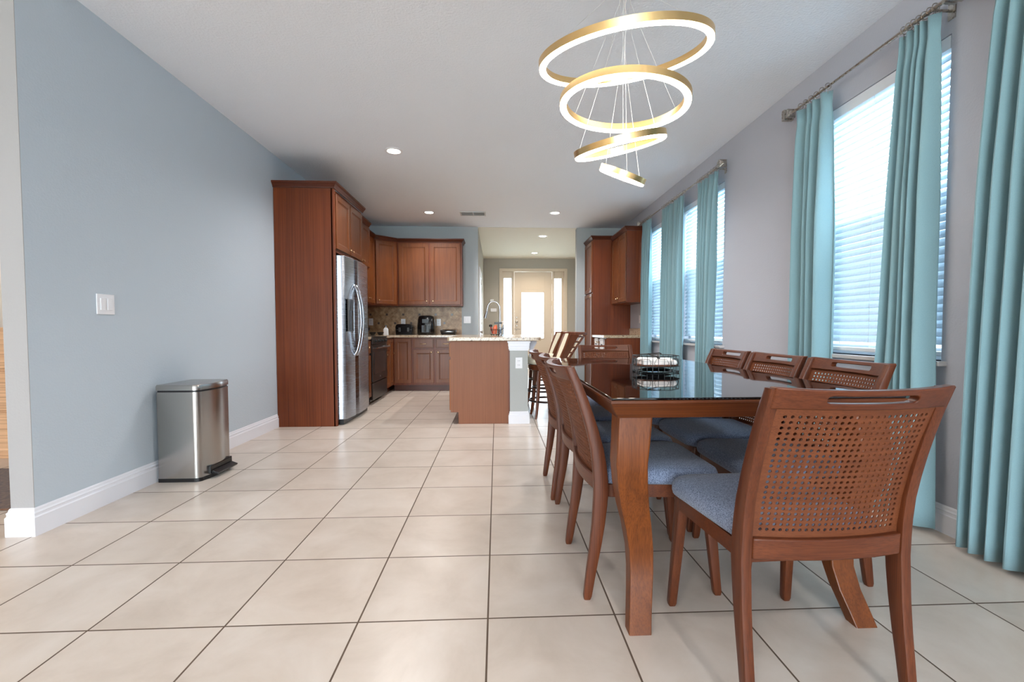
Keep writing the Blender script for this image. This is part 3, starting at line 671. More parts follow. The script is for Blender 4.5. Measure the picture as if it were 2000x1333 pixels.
mb.box(.61, .63, D0-.008, D0, .755, 1.94); mb.box(1.189, 1.209, D0-.008, D0, .755, 1.94); mb.box(.63, 1.189, D0-.008, D0, 1.92, 1.94); mb.box(.63, 1.189, D0-.008, D0, .755, .775)
dl = mb.build('door_leaf', M_door, t, bevel=.002)
box(.63, 1.189, YH+.05, YH+.058, .775, 1.92).build('door_pane', M_gl2, t)
mb = MB()
for zz in (1.65,): mb.tube([(.70, YH+.047, zz), (.86, YH+.047, zz), (.91, YH+.047, zz+.05), (.96, YH+.047, zz), (1.12, YH+.047, zz)], .004, 5)
for xx in (.71, 1.11): mb.tube([(xx, YH+.047, .80), (xx, YH+.047, 1.75)], .004, 5)
mb.tube([(.91, YH+.047, 1.70), (.91, YH+.047, 1.80)], .004, 5)
mb.build('leaded_detail', M_nickel, t)
for zz, r in ((1.30, .022), (1.18, .034), (1.09, .022)): MB().lathe([(r, 0), (r, .012), (r*.6, .02)], (.505, D0, zz), 'y', 14, -1).build('deadbolt', M_nickel, t)
mb = MB(); mb.lathe([(.026, 0), (.026, .01), (.01, .015), (.01, .05)], (.505, D0, 1.0), 'y', 14, -1); mb.tube([(.505, D0-.05, 1.0), (.59, D0-.05, 1.0)], .009, 8); mb.build('door_handle', M_nickel, t)
for zz in (2.2, 1.65, .95): box(1.392, 1.402, D0-.012, D0, zz-.06, zz+.06).build('hinge', M_brass, t)
# white hall side door
t = thing('door_2', 'white side door in the hall wall seen edge on', 'door', (-.31, 9.0, 0)); t['kind'] = 'structure'
mb = MB(); mb.box(-.319, -.30, 8.35, 8.44, 0, 2.14); mb.box(-.319, -.30, 9.30, 9.39, 0, 2.14); mb.box(-.319, -.30, 8.44, 9.30, 2.05, 2.14); mb.build('door_casing', M_trim, t, bevel=.003)
mb = MB(); door_mesh(mb, (-.3185, 8.44, 0), Y_, X_, .86, .01, 2.05, t=.008, stile=.12); mb.build('door_leaf', M_trim, t)
for zz in (1.95, 1.15, .3): box(-.31, -.296, 9.285, 9.30, zz-.05, zz+.05).build('hinge', M_nickel, t)
MB().lathe([(.02, 0), (.01, .02), (.024, .04), (.02, .06)], (-.31, 8.52, .95), 'x', 12).build('door_handle', M_nickel, t)
tag(box(-.15, .0, YH-.025, YH-.001, 1.44, 1.52).build('thermostat', M_plate, bevel=.004), 'white rectangular keypad on the hall wall left of the entry door', 'keypad')
tag(box(-.16, -.07, YH-.03, YH-.001, 1.70, 1.745).build('door_chime', M_plate, bevel=.004), 'small white sensor above the keypad on the hall wall', 'sensor')

# ------------------------------------------------------------------ ceiling fixtures
cans = [(-1.014, 4.653, 'recessed ceiling light in front of the fridge cabinet'), (-1.016, 7.037, 'recessed ceiling light over the kitchen corner left of the vent'), (.893, 6.989, 'recessed ceiling light right of the ceiling vent'),
        (.88, 8.707, 'nearer of the two recessed lights in the hall ceiling'), (.882, 10.623, 'recessed hall light nearest the entry door'), (.885, 4.62, 'recessed ceiling light behind the third chandelier ring'),
        (-1.0, -1.2, 'unseen recessed fill light added in the living area behind the camera'), (.9, -1.2, 'unseen recessed fill light added near the window wall behind the camera'), (-3.9, 1.2, 'unseen recessed fill light added in the side room')]  # these three are out of view, added only to help light the room
for i, (x, y, lb) in enumerate(cans):
    zc = ZC-.004 if y > YB else ZC
    t = thing('ceiling_light', lb, 'ceiling light', (x, y, zc), group=None)
    if y < 2: t['kind'] = 'structure'
    MB().lathe([(.062, 0), (.066, -.006), (.09, -.004), (.092, 0)], (x, y, zc), 'z', 28).build('trim_ring', M_plate, t)
    MB().lathe([(.060, -.0005), (.060, -.003), (.02, -.0045), (.001, -.005)], (x, y, zc), 'z', 24).build('lens', M_can, t)
    l = bpy.data.lights.new('downlight', 'SPOT'); l.energy = 48 if y > YB else 60; l.color = (1, .97, .94) if y < YB else (1, .86, .70); l.spot_size = math.radians(150); l.spot_blend = .8; l.shadow_soft_size = .06
    o = bpy.data.objects.new('downlight', l); COL.objects.link(o); o.location = (x, y, zc-.02)
t = thing('ceiling_vent', 'grey slotted air vent in the kitchen ceiling', 'vent', (-.355, 7.07, ZC))
mb = MB(); 
for a, b, c, d in ((-.55, -.16, 6.95, 6.97), (-.55, -.16, 7.17, 7.19), (-.55, -.53, 6.97, 7.17), (-.18, -.16, 6.97, 7.17), (-.36, -.345, 6.97, 7.17)): mb.box(a, b, c, d, ZC-.012, ZC-.001)
mb.build('frame', M_vent, t)
mb = MB()
for k in range(9): mb.loops([[Vector((x, 6.978+k*.021+a, ZC+b)) for a, b in ((0, -.010), (.014, -.003), (.015, -.0045), (.001, -.0115))] for x in (-.53, -.18)])
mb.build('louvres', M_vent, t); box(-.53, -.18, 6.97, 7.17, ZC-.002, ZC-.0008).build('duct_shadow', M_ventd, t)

# chandelier
t = thing('chandelier', 'gold four ring led chandelier hanging over the dining table', 'chandelier', (.63, 2.25, ZC))
MB().lathe([(.001, 0), (.13, 0), (.13, -.03), (.125, -.035), (.001, -.035)], (.63, 2.25, ZC), 'z', 32).build('canopy', M_gold, t)
def ring(c, R, sx, sy, wirea, h=.032):
    c = Vector(c); n = Vector((math.sin(sx), math.sin(sy), 1)).normalized(); u = n.cross(Y_).normalized(); v = n.cross(u)
    Nn = 96; rings = []; led = []; w = .017
    for k in range(Nn):
        a = 2*PI*k/Nn; d = u*math.cos(a)+v*math.sin(a)
        rings.append([c+d*(R+p)+n*q for p, q in ((-w, 0), (w, 0), (w, h), (-w, h))])
        led.append([c+d*(R+p)+n*q for p, q in ((-w+.002, .0), (-w+.002, -.005), (-w+.006, -.009), (w-.006, -.009), (w-.002, -.005), (w-.002, .0))])
    def closed(rs):
        mb = MB(); RR = mb.loops(rs, cap=False); q = len(rs[0])
        for i in range(q): mb.face([RR[-1][i], RR[-1][(i+1) % q], RR[0][(i+1) % q], RR[0][i]])
        mb.smooth = True; return mb
    r = closed(rings).build('ring', M_gold, t)
    closed(led).build('light_diffuser', M_led, r)
    for i in range(3):
        a = wirea+2*PI*i/3; p = c+(u*math.cos(a)+v*math.sin(a))*R+n*h
        q = Vector((.63+.05*math.cos(a*1.0), 2.25+.05*math.sin(a), ZC-.035))
        MB().tube([p, p*.5+q*.5+Vector((.004*math.sin(i*5), .004, 0)), q], .0008, 5).build('suspension_cable', M_cable, t)
ring((.629, 2.28, 2.335), .40, -.117, -.211, .5); ring((.633, 2.28, 2.105), .30, .041, -.035, 1.3)
ring((.59, 2.19, 1.865), .20, -.234, -.206, 2.2, .028); ring((.617, 2.25, 1.748), .10, .366, -.379, .2, .026)

# ------------------------------------------------------------------ dining table
TX, TY, TW, TL = .85, 2.41, .98, 1.98
t = thing('dining_table', 'long wooden dining table with a black glass top', 'table', (TX, TY, 0))
mb = MB(); hw, hl = TW/2, TL/2
R = []
for d, z in ((.045, .712), (.03, .712), (.0, .764), (.0, .772), (.006, .7735)):
    R.append([Vector((TX+a*(hw-d), TY+b*(hl-d), z)) for a, b in ((-1, -1), (1, -1), (1, 1), (-1, 1))])
mb.loops(R); mb.build('table_frame', M_tab, t, bevel=.002)
box(TX-hw+.004, TX+hw-.004, TY-hl+.004, TY+hl-.004, .7738, .781).build('glass_top', M_tabglass, t, bevel=.0015)
for sx in (-1, 1):
    for sy in (-1, 1):
        secs = []
        for x, y, z, w, d in ((.452, 1.505, .7118, .112, .10), (.445, 1.495, .64, .108, .10), (.438, 1.49, .56, .104, .095), (.445, 1.50, .48, .10, .09), (.462, 1.525, .40, .096, .082), (.482, 1.545, .32, .09, .074), (.494, 1.55, .24, .084, .066), (.494, 1.54, .17, .08, .06), (.485, 1.515, .10, .077, .056), (.474, 1.485, .045, .075, .054), (.466, 1.46, 0, .074, .052)):
            secs.append((TX+sx*(TX-x)*1, TY+sy*(TY-y), z, w, d))
        mb = MB(); mb.loft(secs, ch=.07); mb.smooth = True; mb.build('leg', M_tableg, t, sharp=20)

# ------------------------------------------------------------------ dining chairs
PR = [(0, -.250), (.10, -.236), (.20, -.220), (.30, -.207), (.40, -.200), (.48, -.203), (.56, -.215), (.64, -.235), (.72, -.260), (.80, -.290), (.865, -.318)]
def prof(z):
    for (a, p), (b, q) in zip(PR, PR[1:]):
        if z <= b: s = (z-a)/(b-a); return p+(q-p)*s
    return PR[-1][1]
HW = .2375
def surf(u, z, off=0):
    k = 1-(u/HW)**2; sag = .028+.018*max(0, min(1, (z-.42)/.44))
    y = prof(z)-sag*k+off
    return Vector((u, y, z))
def slab_grid(cols, t, skip=None):
    """cols = [(u,[z...])]; closed curved slab of thickness t; skip(i,j) leaves a through hole"""
    mb = MB(); f = {}; b = {}
    def V(D, i, j, off):
        if (i, j) not in D: D[(i, j)] = mb.bm.verts.new(surf(cols[i][0], cols[i][1][j], off))
        return D[(i, j)]
    ni, nj = len(cols)-1, len(cols[0][1])-1; cells = {(i, j) for i in range(ni) for j in range(nj) if not (skip and skip(i, j))}
    for i, j in cells:
        q = ((i, j), (i+1, j), (i+1, j+1), (i, j+1))
        mb.face([V(f, *c, -t/2) for c in q]); mb.face([V(b, *c, t/2) for c in q][::-1])
        for (di, dj, a, c) in ((0, -1, 0, 1), (1, 0, 1, 2), (0, 1, 2, 3), (-1, 0, 3, 0)):
            if (i+di, j+dj) not in cells:
                mb.face([V(f, *q[a], -t/2), V(b, *q[a], t/2), V(b, *q[c], t/2), V(f, *q[c], -t/2)])
    mb.smooth = True
    return mb
def make_chair(label):
    t = thing('dining_chair', label, 'chair', (0, 0, 0), group=None)
    # seat cushion
    def outline(w0, w1, y0, y1, r, n=7):
        P = []
        for (cx, cy, a0) in ((w1-r, y1-r, 0), (-w1+r, y1-r, 90), (-w0+r*.5, y0+r*.5, 180), (w0-r*.5, y0+r*.5, 270)):
            rr = r if cy > 0 else r*.5
            for k in range(n):
                a = math.radians(a0+90*k/(n-1)); P.append((cx+rr*math.cos(a), cy+rr*math.sin(a)))
        return P
    o1 = outline(.203, .238, -.19, .262, .075)
    def sc(P, k, z): return [Vector((x*(1-k), (y-.035)*(1-k)+.035, z)) for x, y in P]
    mb = MB(); mb.loops([sc(o1, .05, .420), sc(o1, .012, .427), sc(o1, 0, .440), sc(o1, .004, .455), sc(o1, .03, .469), sc(o1, .09, .478), sc(o1, .22, .484), sc(o1, .5, .488), sc(o1, .8, .489)]); mb.smooth = True
    mb.build('seat_cushion', M_seat, t, world=False)
    # seat frame
    mb = MB(); o2 = outline(.200, .218, -.175, .235, .05); 
    inn = [(x*.84, (y-.03)*.84+.03) for x, y in o2]
    RA = mb.loops([[Vector((x, y, z)) for x, y in o2] for z in (.372, .419)], cap=False); RB = mb.loops([[Vector((x, y, z)) for x, y in inn] for z in (.372, .419)], cap=False)
    n = len(o2)
    for q in (0, 1):
        for i in range(n): mb.face([RA[q][i], RA[q][(i+1) % n], RB[q][(i+1) % n], RB[q][i]])
    mb.build('seat_frame', M_chx, t, world=False)
    # front legs
    for sx in (-1, 1):
        mb = MB(); mb.loft([(sx*(.198+.018*(1-z/.418)), .205+.04*(1-z/.418), z, .040-.012*(1-z/.418), .046-.016*(1-z/.418)) for z in (.418, .37, .3, .2, .1, .012)]+[(sx*.216, .245, 0, .022, .024)])
        mb.smooth = True; mb.build('leg', M_chw, t, world=False)
    # rear legs that run up into the back stiles
    for sx in (-1, 1):
        secs = []
        for z in (0, .012, .06, .12, .2, .28, .35, .40, .45, .5, .56, .62, .68, .74, .80, .84, .862):
            w = .027+.004*min(1, z/.4); d = .030+.024*min(1, z/.38) if z < .45 else .054-.022*(z-.45)/.415
            if z == 0: w, d = .024, .024
            x = sx*(.2195-.004*max(0, (z-.4))/.45)
            secs.append((x, prof(z), z, w, d))
        mb = MB(); mb.loft(secs); mb.smooth = True; mb.build('leg', M_chw, t, world=False, sharp=32)
    # lower curved rail
    cols = [(-.203+.406*i/16, (.405, .412, .455, .462)) for i in range(17)]
    slab_grid(cols, .034).build('lower_rail', M_chx, t, world=False, bevel=.004)
    # top rail with hand slot
    us = sorted(set([round(-.222+.444*i/20, 4) for i in range(21)]+[-.112, -.108, -.100, -.092, .092, .1, .108, .112]))
    cols = []
    for u in us:
        a = abs(u); h = 0
        if a <= .1121: h = .009*math.sqrt(max(0, 1-((a-.1)/.012)**2)) if a > .1 else .009
        zm = .8425; dip = .006*(1-(u/.222)**2)
        top = .866-dip; cols.append((u, (.812, zm-dip-h, zm-dip, zm-dip+h, top)))
    mb = slab_grid(cols, .028, lambda i, j: j in (1, 2) and max(abs(us[i]), abs(us[i+1])) <= .1121)
    mb.build('top_rail', M_chx, t, world=False, bevel=.0035)
    # cane panel with real holes
    mb = MB(); nu, nz = 25, 24; w = .408; z0, z1 = .460, .814
    cache = {}
    def vv(u, z, o):
        key = (round(u, 5), round(z, 5), o)
        if key not in cache: cache[key] = mb.bm.verts.new(surf(u, z, o))
        return cache[key]
    for o in (-.0015, .0015):
        for i in range(nu):
            for j in range(nz):
                du, dz = w/nu, (z1-z0)/nz; cu, cz = -w/2+du*(i+.5), z0+dz*(j+.5)
                if i in (0, nu-1) or j in (0, nz-1):
                    mb.face([vv(cu-du/2, cz-dz/2, o), vv(cu, cz-dz/2, o), vv(cu+du/2, cz-dz/2, o), vv(cu+du/2, cz, o), vv(cu+du/2, cz+dz/2, o), vv(cu, cz+dz/2, o), vv(cu-du/2, cz+dz/2, o), vv(cu-du/2, cz, o)]); continue
                out, inn = [], []
                for k, (a, b) in enumerate(((1, 0), (1, 1), (0, 1), (-1, 1), (-1, 0), (-1, -1), (0, -1), (1, -1))):
                    out.append(vv(cu+a*du/2, cz+b*dz/2, o)); ang = k*PI/4
                    inn.append(vv(cu+math.cos(ang)*.0046, cz+math.sin(ang)*.0046, o))
                for k in range(8): mb.face([out[k], out[(k+1) % 8], inn[(k+1) % 8], inn[k]])
                if o > 0:
                    lo = [vv(cu+math.cos(k*PI/4)*.0046, cz+math.sin(k*PI/4)*.0046, -o) for k in range(8)]
                    for k in range(8): mb.face([inn[k], inn[(k+1) % 8], lo[(k+1) % 8], lo[k]])
    mb.build('cane_panel', M_cane, t, world=False, smooth=False)
    return t
ch = make_chair('cane back dining chair closest to the camera at the table head')
ch.location = (.853, 1.356, 0); ch.rotation_euler = (0, 0, math.radians(1.5))
LX, RX = .582, 1.195
for lb, x, y, rz in (('nearest cane back chair on the left side of the table', LX, 1.868, -PI/2), ('middle cane back chair on the left side of the table', LX+.012, 2.35, -PI/2), ('farthest cane back chair on the left side of the table', LX-.005, 2.855, -PI/2),
                 ('nearest cane back chair on the window side of the table', RX, 1.90, PI/2), ('middle cane back chair on the window side of the table', RX+.0, 2.40, PI/2), ('farthest cane back chair on the window side of the table', RX-.0, 2.90, PI/2),
                 ('cane back chair at the far head of the table facing the camera', .925, 3.56, PI)):
    dup(ch, (x, y, 0), rz, lb)

# ------------------------------------------------------------------ bar stools
def make_stool(label):
    t = thing('bar_stool', label, 'stool', (0, 0, 0), group=None)
    MB().lathe([(.001, .602), (.20, .602), (.222, .612), (.228, .635), (.215, .658), (.17, .672), (.08, .678), (.001, .679)], (0, 0, 0), 'z', 32).build('seat_cushion', M_cream, t, world=False)
    MB().lathe([(.001, .535), (.18, .535), (.212, .545), (.214, .595), (.205, .60), (.001, .601)], (0, 0, 0), 'z', 32).build('seat_base', M_stw, t, world=False)
    for k in range(4):
        a = PI/4+k*PI/2; c, s = math.cos(a), math.sin(a)
        mb = MB(); mb.loft([(c*r, s*r, z, w, w) for r, z, w in ((.165, .534, .046), (.175, .40, .042), (.19, .2, .036), (.21, .06, .03), (.225, 0, .026))]); mb.smooth = True; mb.build('leg', M_stw if k != 2 else M_stw, t, world=False)
    MB().tube([(.20*math.cos(a), .20*math.sin(a), .19) for a in [2*PI*i/40 for i in range(40)]], .012, 8, closed=True).build('footrest_ring', M_stk, t, world=False)
    MB().tube([(.165*math.cos(a), .165*math.sin(a), .34) for a in [2*PI*i/40 for i in range(40)]], .010, 8, closed=True).build('upper_ring', M_stk, t, world=False)
    # flared wrap-around back on the +x side
    def bp(a, h):  # angle, height 0..1
        r = .205+.25*h**1.15; return Vector((r*math.cos(a)-.02, r*math.sin(a)*(1-.3*h), .56+.395*h))
    def strip(name, a0, a1, off, th, mat, h0=0., h1=1.):
        mb = MB(); rings = []
        for j in range(13):
            h = h0+(h1-h0)*j/12; A, B = bp(a0, h), bp(a1, h); n = Vector((math.cos((a0+a1)/2), math.sin((a0+a1)/2), -.3)).normalized()
            rings.append([A+n*off, B+n*off, B+n*(off+th), A+n*(off+th)])
        mb.loops(rings); return mb.build(name, mat, t, world=False, bevel=.003)
    for c in (-.95, -.1, .75):
        st = strip('back_stile', c-.17, c+.17, 0, .024, M_stw)
        mb = MB(); rings = []
        for j in range(11):
            h = .18+.8*j/10; A, B = bp(c-.085, h), bp(c+.085, h); n = Vector((math.cos(c), math.sin(c), -.3)).normalized()
            rings.append([A-n*.008, B-n*.008, B+n*.004, A+n*.004])
        mb.loops(rings); mb.build('upholstered_strip', M_cream, st, world=False)
    for h in (.30, .45, .60, .75, .9):
        for a0, a1 in ((-.78, -.27), (.07, .58)):
            mb = MB(); mb.tube([bp(a0+(a1-a0)*k/6, h)+Vector((.012, 0, 0)) for k in range(7)], .009, 6); mb.build('back_slat', M_stw, t, world=False)
    mb = MB(); rings = []
    for k in range(19):
        a = -1.12+2.04*k/18; p = bp(a, 1.0); n = Vector((math.cos(a), math.sin(a), 0))
        rings.append([p+n*q+Vector((0, 0, w)) for q, w in ((-.006, -.02), (.03, -.02), (.03, .012), (-.006, .012))])
    mb.loops(rings); mb.build('top_rail', M_stw, t, world=False, bevel=.003)
    return t
st = make_stool('wooden bar stool with cream seat, nearer of the two at the island')
st.location = (.575, 5.2, 0); st.rotation_euler = (0, 0, .1)
dup(st, (.60, 6.05, 0), .15, 'bar stool farther along the island, behind the nearer stool')

# ------------------------------------------------------------------ trash can
t = thing('trash_can', 'stainless step trash can against the left wall', 'trash can', (-2.07, 3.24, 0))
def rr(x0, x1, y0, y1, r, bulge=0, n=6):
    P = []
    for cx, cy, a0 in ((x1-r, y1-r, 0), (x0+.012, y1-.012, 90), (x0+.012, y0+.012, 180), (x1-r, y0+r, 270)):
        q = r if cx > (x0+x1)/2 else .012
        for k in range(n):
            a = math.radians(a0+90*k/(n-1)); P.append((cx+q*math.cos(a), cy+q*math.sin(a)))
        if a0 == 270:
            pass
    # bulged front between last and first
    a, b = P[-1], P[0]
    for k in range(1, 8):
        s = k/8; P.append((a[0]+bulge*math.sin(PI*s), a[1]+(b[1]-a[1])*s))
    return P
cx0, cx1, cy0, cy1 = -2.215, -1.945, 3.06, 3.42
def lp(P, z): return [Vector((x, y, z)) for x, y in P]
mb = MB(); P = rr(cx0, cx1, cy0, cy1, .04, .022); mb.loops([lp(P, .022), lp(P, .592)]); mb.smooth = True; mb.build('body', M_ssz, t)
mb = MB(); P2 = rr(cx0-.002, cx1+.002, cy0-.002, cy1+.002, .04, .022); mb.loops([lp(P2, 0), lp(P2, .024)]); mb.build('base', M_black, t)
mb = MB(); P3 = rr(cx0+.004, cx1-.004, cy0+.004, cy1-.004, .04, .022); mb.loops([lp(P3, .592), lp(P3, .604)]); mb.build('rim', M_black, t)
mb = MB(); P4 = [((x+2.08)*1.012-2.08, (y-3.24)*1.012+3.24) for x, y in P]; P5 = [((x+2.08)*.985-2.08, (y-3.24)*.985+3.24) for x, y in P]
mb.loops([lp(P4, .604), lp(P4, .630), lp(P5, .640), [Vector((-2.08+(x+2.08)*.5, 3.24+(y-3.24)*.5, .646)) for x, y in P5]]); mb.smooth = True; mb.build('lid', M_ssz, t)
mb = MB(); mb.loops([[Vector((x, y, z)) for x, z in ((-1.925, .028), (-1.880, .022), (-1.874, .034), (-1.92, .052))] for y in (3.14, 3.37)]); mb.build('pedal', M_black, t, bevel=.004)
box(-1.945, -1.921, 3.13, 3.38, .03, .085).build('pedal_recess', M_blackg, t, bevel=.005)

# ------------------------------------------------------------------ counter-top things
t = thing('toaster', 'black and chrome toaster on the back counter', 'toaster', (-1.53, 7.72, .907))
mb = MB(); mb.loops([[Vector((x, y, z)) for x, z in ((-1.665, .915), (-1.395, .915), (-1.388, 1.04), (-1.40, 1.075), (-1.43, 1.088), (-1.63, 1.088), (-1.66, 1.075), (-1.672, 1.04))] for y in (7.63, 7.80)]); mb.build('body', M_blackg, t, bevel=.012, seg=3)
for x in (-1.60, -1.46): box(x-.018, x+.018, 7.622, 7.632, .96, 1.03).build('front_panel', M_ssd, t, bevel=.003)
for x in (-1.57, -1.49): box(x-.012, x+.012, 7.65, 7.78, 1.0865, 1.0905).build('bread_slot', M_black, t)
for x in (-1.64, -1.42): box(x-.015, x+.015, 7.60, 7.625, .99, 1.0).build('lever', M_black, t)
box(-1.66, -1.40, 7.635, 7.795, .907, .916).build('foot', M_black, t)
t = thing('air_fryer', 'tall black air fryer beside the toaster', 'air fryer', (-1.17, 7.72, .907))
mb = MB(); mb.loft([(-1.17, 7.72, .907, .27, .27), (-1.17, 7.72, .93, .285, .285), (-1.17, 7.72, 1.05, .285, .285), (-1.17, 7.72, 1.17, .265, .27), (-1.17, 7.725, 1.215, .24, .25), (-1.17, 7.73, 1.228, .18, .2)]); mb.smooth = True; mb.build('body', M_blackg, t)
box(-1.235, -1.105, 7.568, 7.58, .945, 1.07).build('basket_front', M_black, t, bevel=.006)
mb = MB(); mb.tube([(-1.17, 7.57, 1.06), (-1.17, 7.53, 1.055), (-1.17, 7.525, 1.0), (-1.17, 7.53, .965)], .014, 10); mb.build('handle', M_ssd, t)
box(-1.225, -1.115, 7.578, 7.59, 1.10, 1.17).build('display', M_black, t, bevel=.004)
t = thing('contact_griddle', 'low black and chrome sandwich press at the right end of the counter', 'griddle', (-.80, 7.68, .907))
mb = MB(); mb.loft([(-.80, 7.68, .915, .24, .20), (-.80, 7.68, .955, .26, .22)]); mb.build('base', M_black, t)
mb = MB(); mb.loft([(-.80, 7.68, .957, .26, .22), (-.80, 7.68, .985, .27, .22), (-.80, 7.69, 1.0, .23, .18)]); mb.smooth = True; mb.build('lid', M_chrome, t)
MB().tube([(-.92, 7.58, .97), (-.90, 7.54, .975), (-.70, 7.54, .975), (-.68, 7.58, .97)], .01, 8).build('handle', M_black, t)
for x in (-.90, -.70): MB().lathe([(.012, 0), (.012, .008)], (x, 7.68, .907), 'z', 10).build('foot', M_black, t)
t = thing('dispenser_bottle', 'small white and silver dispenser bottle on the counter left of the toaster', 'bottle', (-1.84, 7.70, .907))
MB().loft([(-1.84, 7.70, .907, .085, .06), (-1.84, 7.70, 1.0, .075, .055), (-1.84, 7.70, 1.03, .04, .04)]).build('body', M_paper, t, bevel=.004)
MB().lathe([(.012, 0), (.012, .02), (.02, .022), (.018, .04), (.006, .045)], (-1.84, 7.70, 1.03), 'z', 14).build('cap', M_chrome, t)
t = thing('kettle', 'black kettle at the back of the range', 'kettle', (-1.97, 6.72, .911))
MB().lathe([(.001, 0), (.09, 0), (.10, .02), (.085, .09), (.05, .13), (.012, .14), (.012, .155), (.001, .158)], (-1.97, 6.72, .911), 'z', 24).build('body', M_blackg, t)
MB().tube([(-1.97+.085*math.cos(a), 6.72, 1.02+.10*math.sin(a)) for a in [PI*i/12 for i in range(13)]], .008, 8).build('handle', M_black, t)
MB().tube([(-1.89, 6.72, .96), (-1.85, 6.72, 1.0), (-1.835, 6.72, 1.03)], [.02, .014, .010], 10).build('spout', M_blackg, t)
for x, y, lb in ((-1.99, 7.45, 'small dark bowl on the counter behind the range'), (-1.86, 7.42, 'smaller dark bowl beside the white bottle')):
    mb = MB(); mb.lathe([(.02, 0), (.03, .004), (.05, .035), (.052, .05), (.048, .05), (.044, .034), (.024, .01), (.001, .008)], (x, y, .907), 'z', 20); tag(mb.build('bowl', M_black), lb, 'bowl')

# faucet and sink caddy on the island
t = thing('kitchen_faucet', 'chrome gooseneck pull down faucet on the island', 'faucet', (.045, 6.2, .918))
MB().lathe([(.028, 0), (.028, .012), (.018, .02), (.016, .10), (.013, .11)], (.045, 6.2, .918), 'z', 18).build('base', M_chrome, t)
pts = [(.045, 6.2, 1.02), (.045, 6.2, 1.27)]+[(.045-.085+.085*math.cos(a), 6.2, 1.27+.105*math.sin(a)) for a in [PI*i/14 for i in range(1, 13)]]+[(-.133, 6.2, 1.24)]
MB().tube(pts, .010, 12).build('spout', M_chrome, t)
MB().tube([(-.130, 6.2, 1.25), (-.143, 6.2, 1.20), (-.155, 6.2, 1.15)], [.012, .015, .019], 12).build('spray_head', M_chrome, t)
MB().tube([(.06, 6.2, .99), (.10, 6.2, 1.02)], .007, 8).build('lever', M_chrome, t)
t = thing('sink_caddy', 'small wire sink caddy standing behind the faucet', 'caddy', (-.02, 6.05, .918))
mb = MB()
for z in (.93, .985, 1.0): mb.tube([(-.02+.062*math.cos(a), 6.03+.045*math.sin(a), z) for a in [2*PI*i/20 for i in range(20)]], .003, 5, closed=True)
for k in range(8): a = 2*PI*k/8; mb.tube([(-.02+.062*math.cos(a), 6.03+.045*math.sin(a), .93), (-.02+.062*math.cos(a), 6.03+.045*math.sin(a), 1.0)], .0025, 5)
for k in range(4): a = 2*PI*k/4+.4; mb.tube([(-.02+.05*math.cos(a), 6.03+.035*math.sin(a), .918), (-.02+.055*math.cos(a), 6.03+.04*math.sin(a), .93)], .004, 5)
mb.build('rack', M_wireb, t); MB().lathe([(.001, 0), (.058, 0), (.058, .004), (.001, .004)], (-.02, 6.03, .932), 'z', 20).build('tray', M_ssd, t)
mb = MB(); mb.loft([(-.025, 6.03, .938, .05, .035), (-.02, 6.03, 1.02, .06, .04), (-.01, 6.03, 1.055, .03, .03)]); mb.smooth = True; tag(mb.build('sponge', M_orange), 'orange scrubber standing in the sink caddy', 'scrubber')
t = thing('dish_brush', 'black and red handled dish brush leaning in the caddy', 'brush', (-.06, 6.03, .94))
MB().tube([(-.055, 6.03, .945), (-.075, 6.03, 1.03)], .008, 8).build('handle', M_red, t); MB().lathe([(.008, 0), (.022, .004), (.02, .03), (.004, .034)], (-.078, 6.03, 1.03), 'z', 12).build('brush_head', M_black, t)
t = thing('dish_wand', 'black topped clear dish wand behind the orange scrubber', 'brush', (.01, 6.03, .94))
MB().tube([(.012, 6.045, .945), (.02, 6.045, 1.07)], .009, 8).build('handle', M_clear, t); box(-.03, .07, 6.03, 6.06, 1.07, 1.095).build('brush_head', M_black, t, bevel=.004)
t = thing('soap_bottle', 'clear plastic soap bottle right of the faucet', 'bottle', (.095, 6.05, .918))
MB().lathe([(.001, 0), (.034, 0), (.036, .01), (.036, .10), (.012, .13), (.012, .14), (.001, .141)], (.095, 6.05, .918), 'z', 20).build('body', M_clear, t)
mb = MB(); mb.lathe([(.014, 0), (.014, .02), (.004, .022), (.004, .045)], (.095, 6.05, 1.058), 'z', 12); mb.tube([(.095, 6.05, 1.10), (.065, 6.05, 1.098)], .005, 6); mb.build('pump', M_paper, t)

# ------------------------------------------------------------------ napkin basket on the table
bx, by, bz = .812, 2.30, .781
t = thing('wire_basket', 'octagonal black wire napkin basket with wooden base on the table', 'basket', (bx, by, bz))
def octo(r, z, sq=.82): return [(bx+r*math.cos(PI/8+k*PI/4), by+r*sq*math.sin(PI/8+k*PI/4), z) for k in range(8)]
mb = MB()
for r, z in ((.118, bz+.004), (.120, bz+.032), (.116, bz+.084)): mb.tube(octo(r, z), .0022, 5, closed=True)
lo, hi = octo(.118, bz+.004), octo(.116, bz+.084)
for k in range(8):
    mb.tube([lo[k], hi[k]], .0018, 5)
    a, b = Vector(lo[k]), Vector(lo[(k+1) % 8]); c, d = Vector(hi[k]), Vector(hi[(k+1) % 8])
    for s in (.33, .66): mb.tube([a.lerp(b, s), c.lerp(d, s)], .0013, 5)
    def q(s, v): return a.lerp(b, s).lerp(c.lerp(d, s), v)
    mb.tube([q(.2, .35), q(.8, .35), q(.9, .55), q(.8, .8), q(.2, .8), q(.1, .55)], .0013, 5, closed=True)
for x, y in ((-.1, -.04), (.1, -.04), (-.1, .04), (.1, .04)): mb.lathe([(.006, 0), (.006, .01)], (bx+x, by+y, bz), 'z', 8)
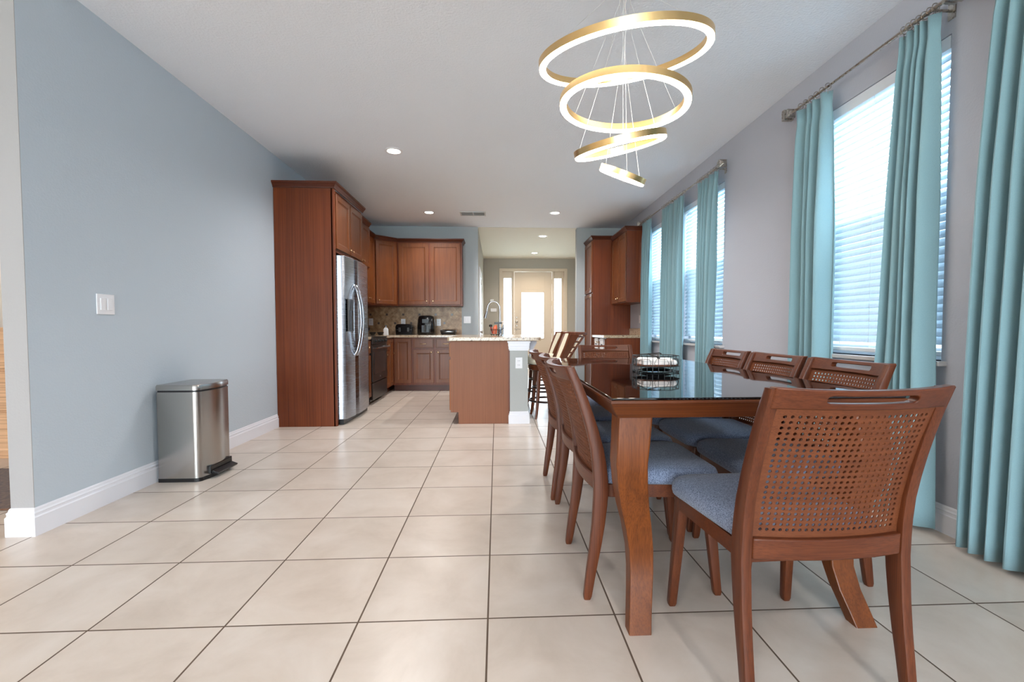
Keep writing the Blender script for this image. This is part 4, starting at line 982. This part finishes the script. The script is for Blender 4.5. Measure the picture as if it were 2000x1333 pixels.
mb.build('wire_frame', M_wireb, t)
MB().prism([(x, y) for x, y, z in octo(.112, 0)], bz+.032, bz+.040).build('wooden_base', M_cane, t)
mb = MB(); mb.tube([(bx-.04, by, bz+.092), (bx+.02, by, bz+.096), (bx+.03, by, bz+.092)], .003, 6); mb.tube([(bx-.035, by+.0, bz+.09), (bx+.005, by-.03, bz+.075)], .003, 6); mb.lathe([(.008, 0), (.008, .012)], (bx+.005, by-.03, bz+.064), 'z', 10); mb.tube([(bx-.04, by, bz+.092), (bx-.05, by+.09, bz+.084)], .0025, 6); mb.build('napkin_weight', M_wireb, t)
MB().lathe([(.001, 0), (.07, 0), (.075, .006), (.05, .012), (.001, .012)], (bx, by, bz+.008), 'z', 24).build('glass_dish', M_ssd, t)
mb = MB(); rnd = random.Random(3)
def nap(z, k, w=.082): return [Vector((bx+a*w+rnd.uniform(-k, k), by+b*w*.82+rnd.uniform(-k, k), z+rnd.uniform(0, k))) for a, b in ((-1, -1), (-.4, -1.05), (.3, -1), (1, -1), (1.03, 0), (1, 1), (0, 1.03), (-1, 1), (-1.03, 0))]
mb.loops([nap(bz+.0405, 0), nap(bz+.050, .004), nap(bz+.060, .004), nap(bz+.066, .006, .07)]); tag(mb.build('napkin_stack', M_nap, bevel=.002), 'white paper napkins lying in the wire basket', 'napkins')

# ------------------------------------------------------------------ side room glimpsed at the left edge
t = thing('dresser', 'light wood chest of drawers in the room at the left edge', 'dresser', (-4.3, 3.88, 0))
box(-5.0, -3.55, 3.70, 4.07, .0, 1.02).build('carcass', M_dres, t, bevel=.004); 
for k in range(3):
    for x in (-4.97, -4.26):
        mb = MB(); door_mesh(mb, (x, 3.70, 0), X_, ny, .69, .06+k*.32, .36+k*.32, flat=True); d = mb.build('drawer', M_dres, t)
        kb = MB(); knob(kb, (x+.345, 3.681, .2+k*.32), ny); kb.build('knob', M_nickel, d)
tag(box(-5.2, -2.6, 2.62, 3.4, .0, .012).build('rug', M_rug, bevel=.004), 'brown rug in the room at the left edge', 'rug')
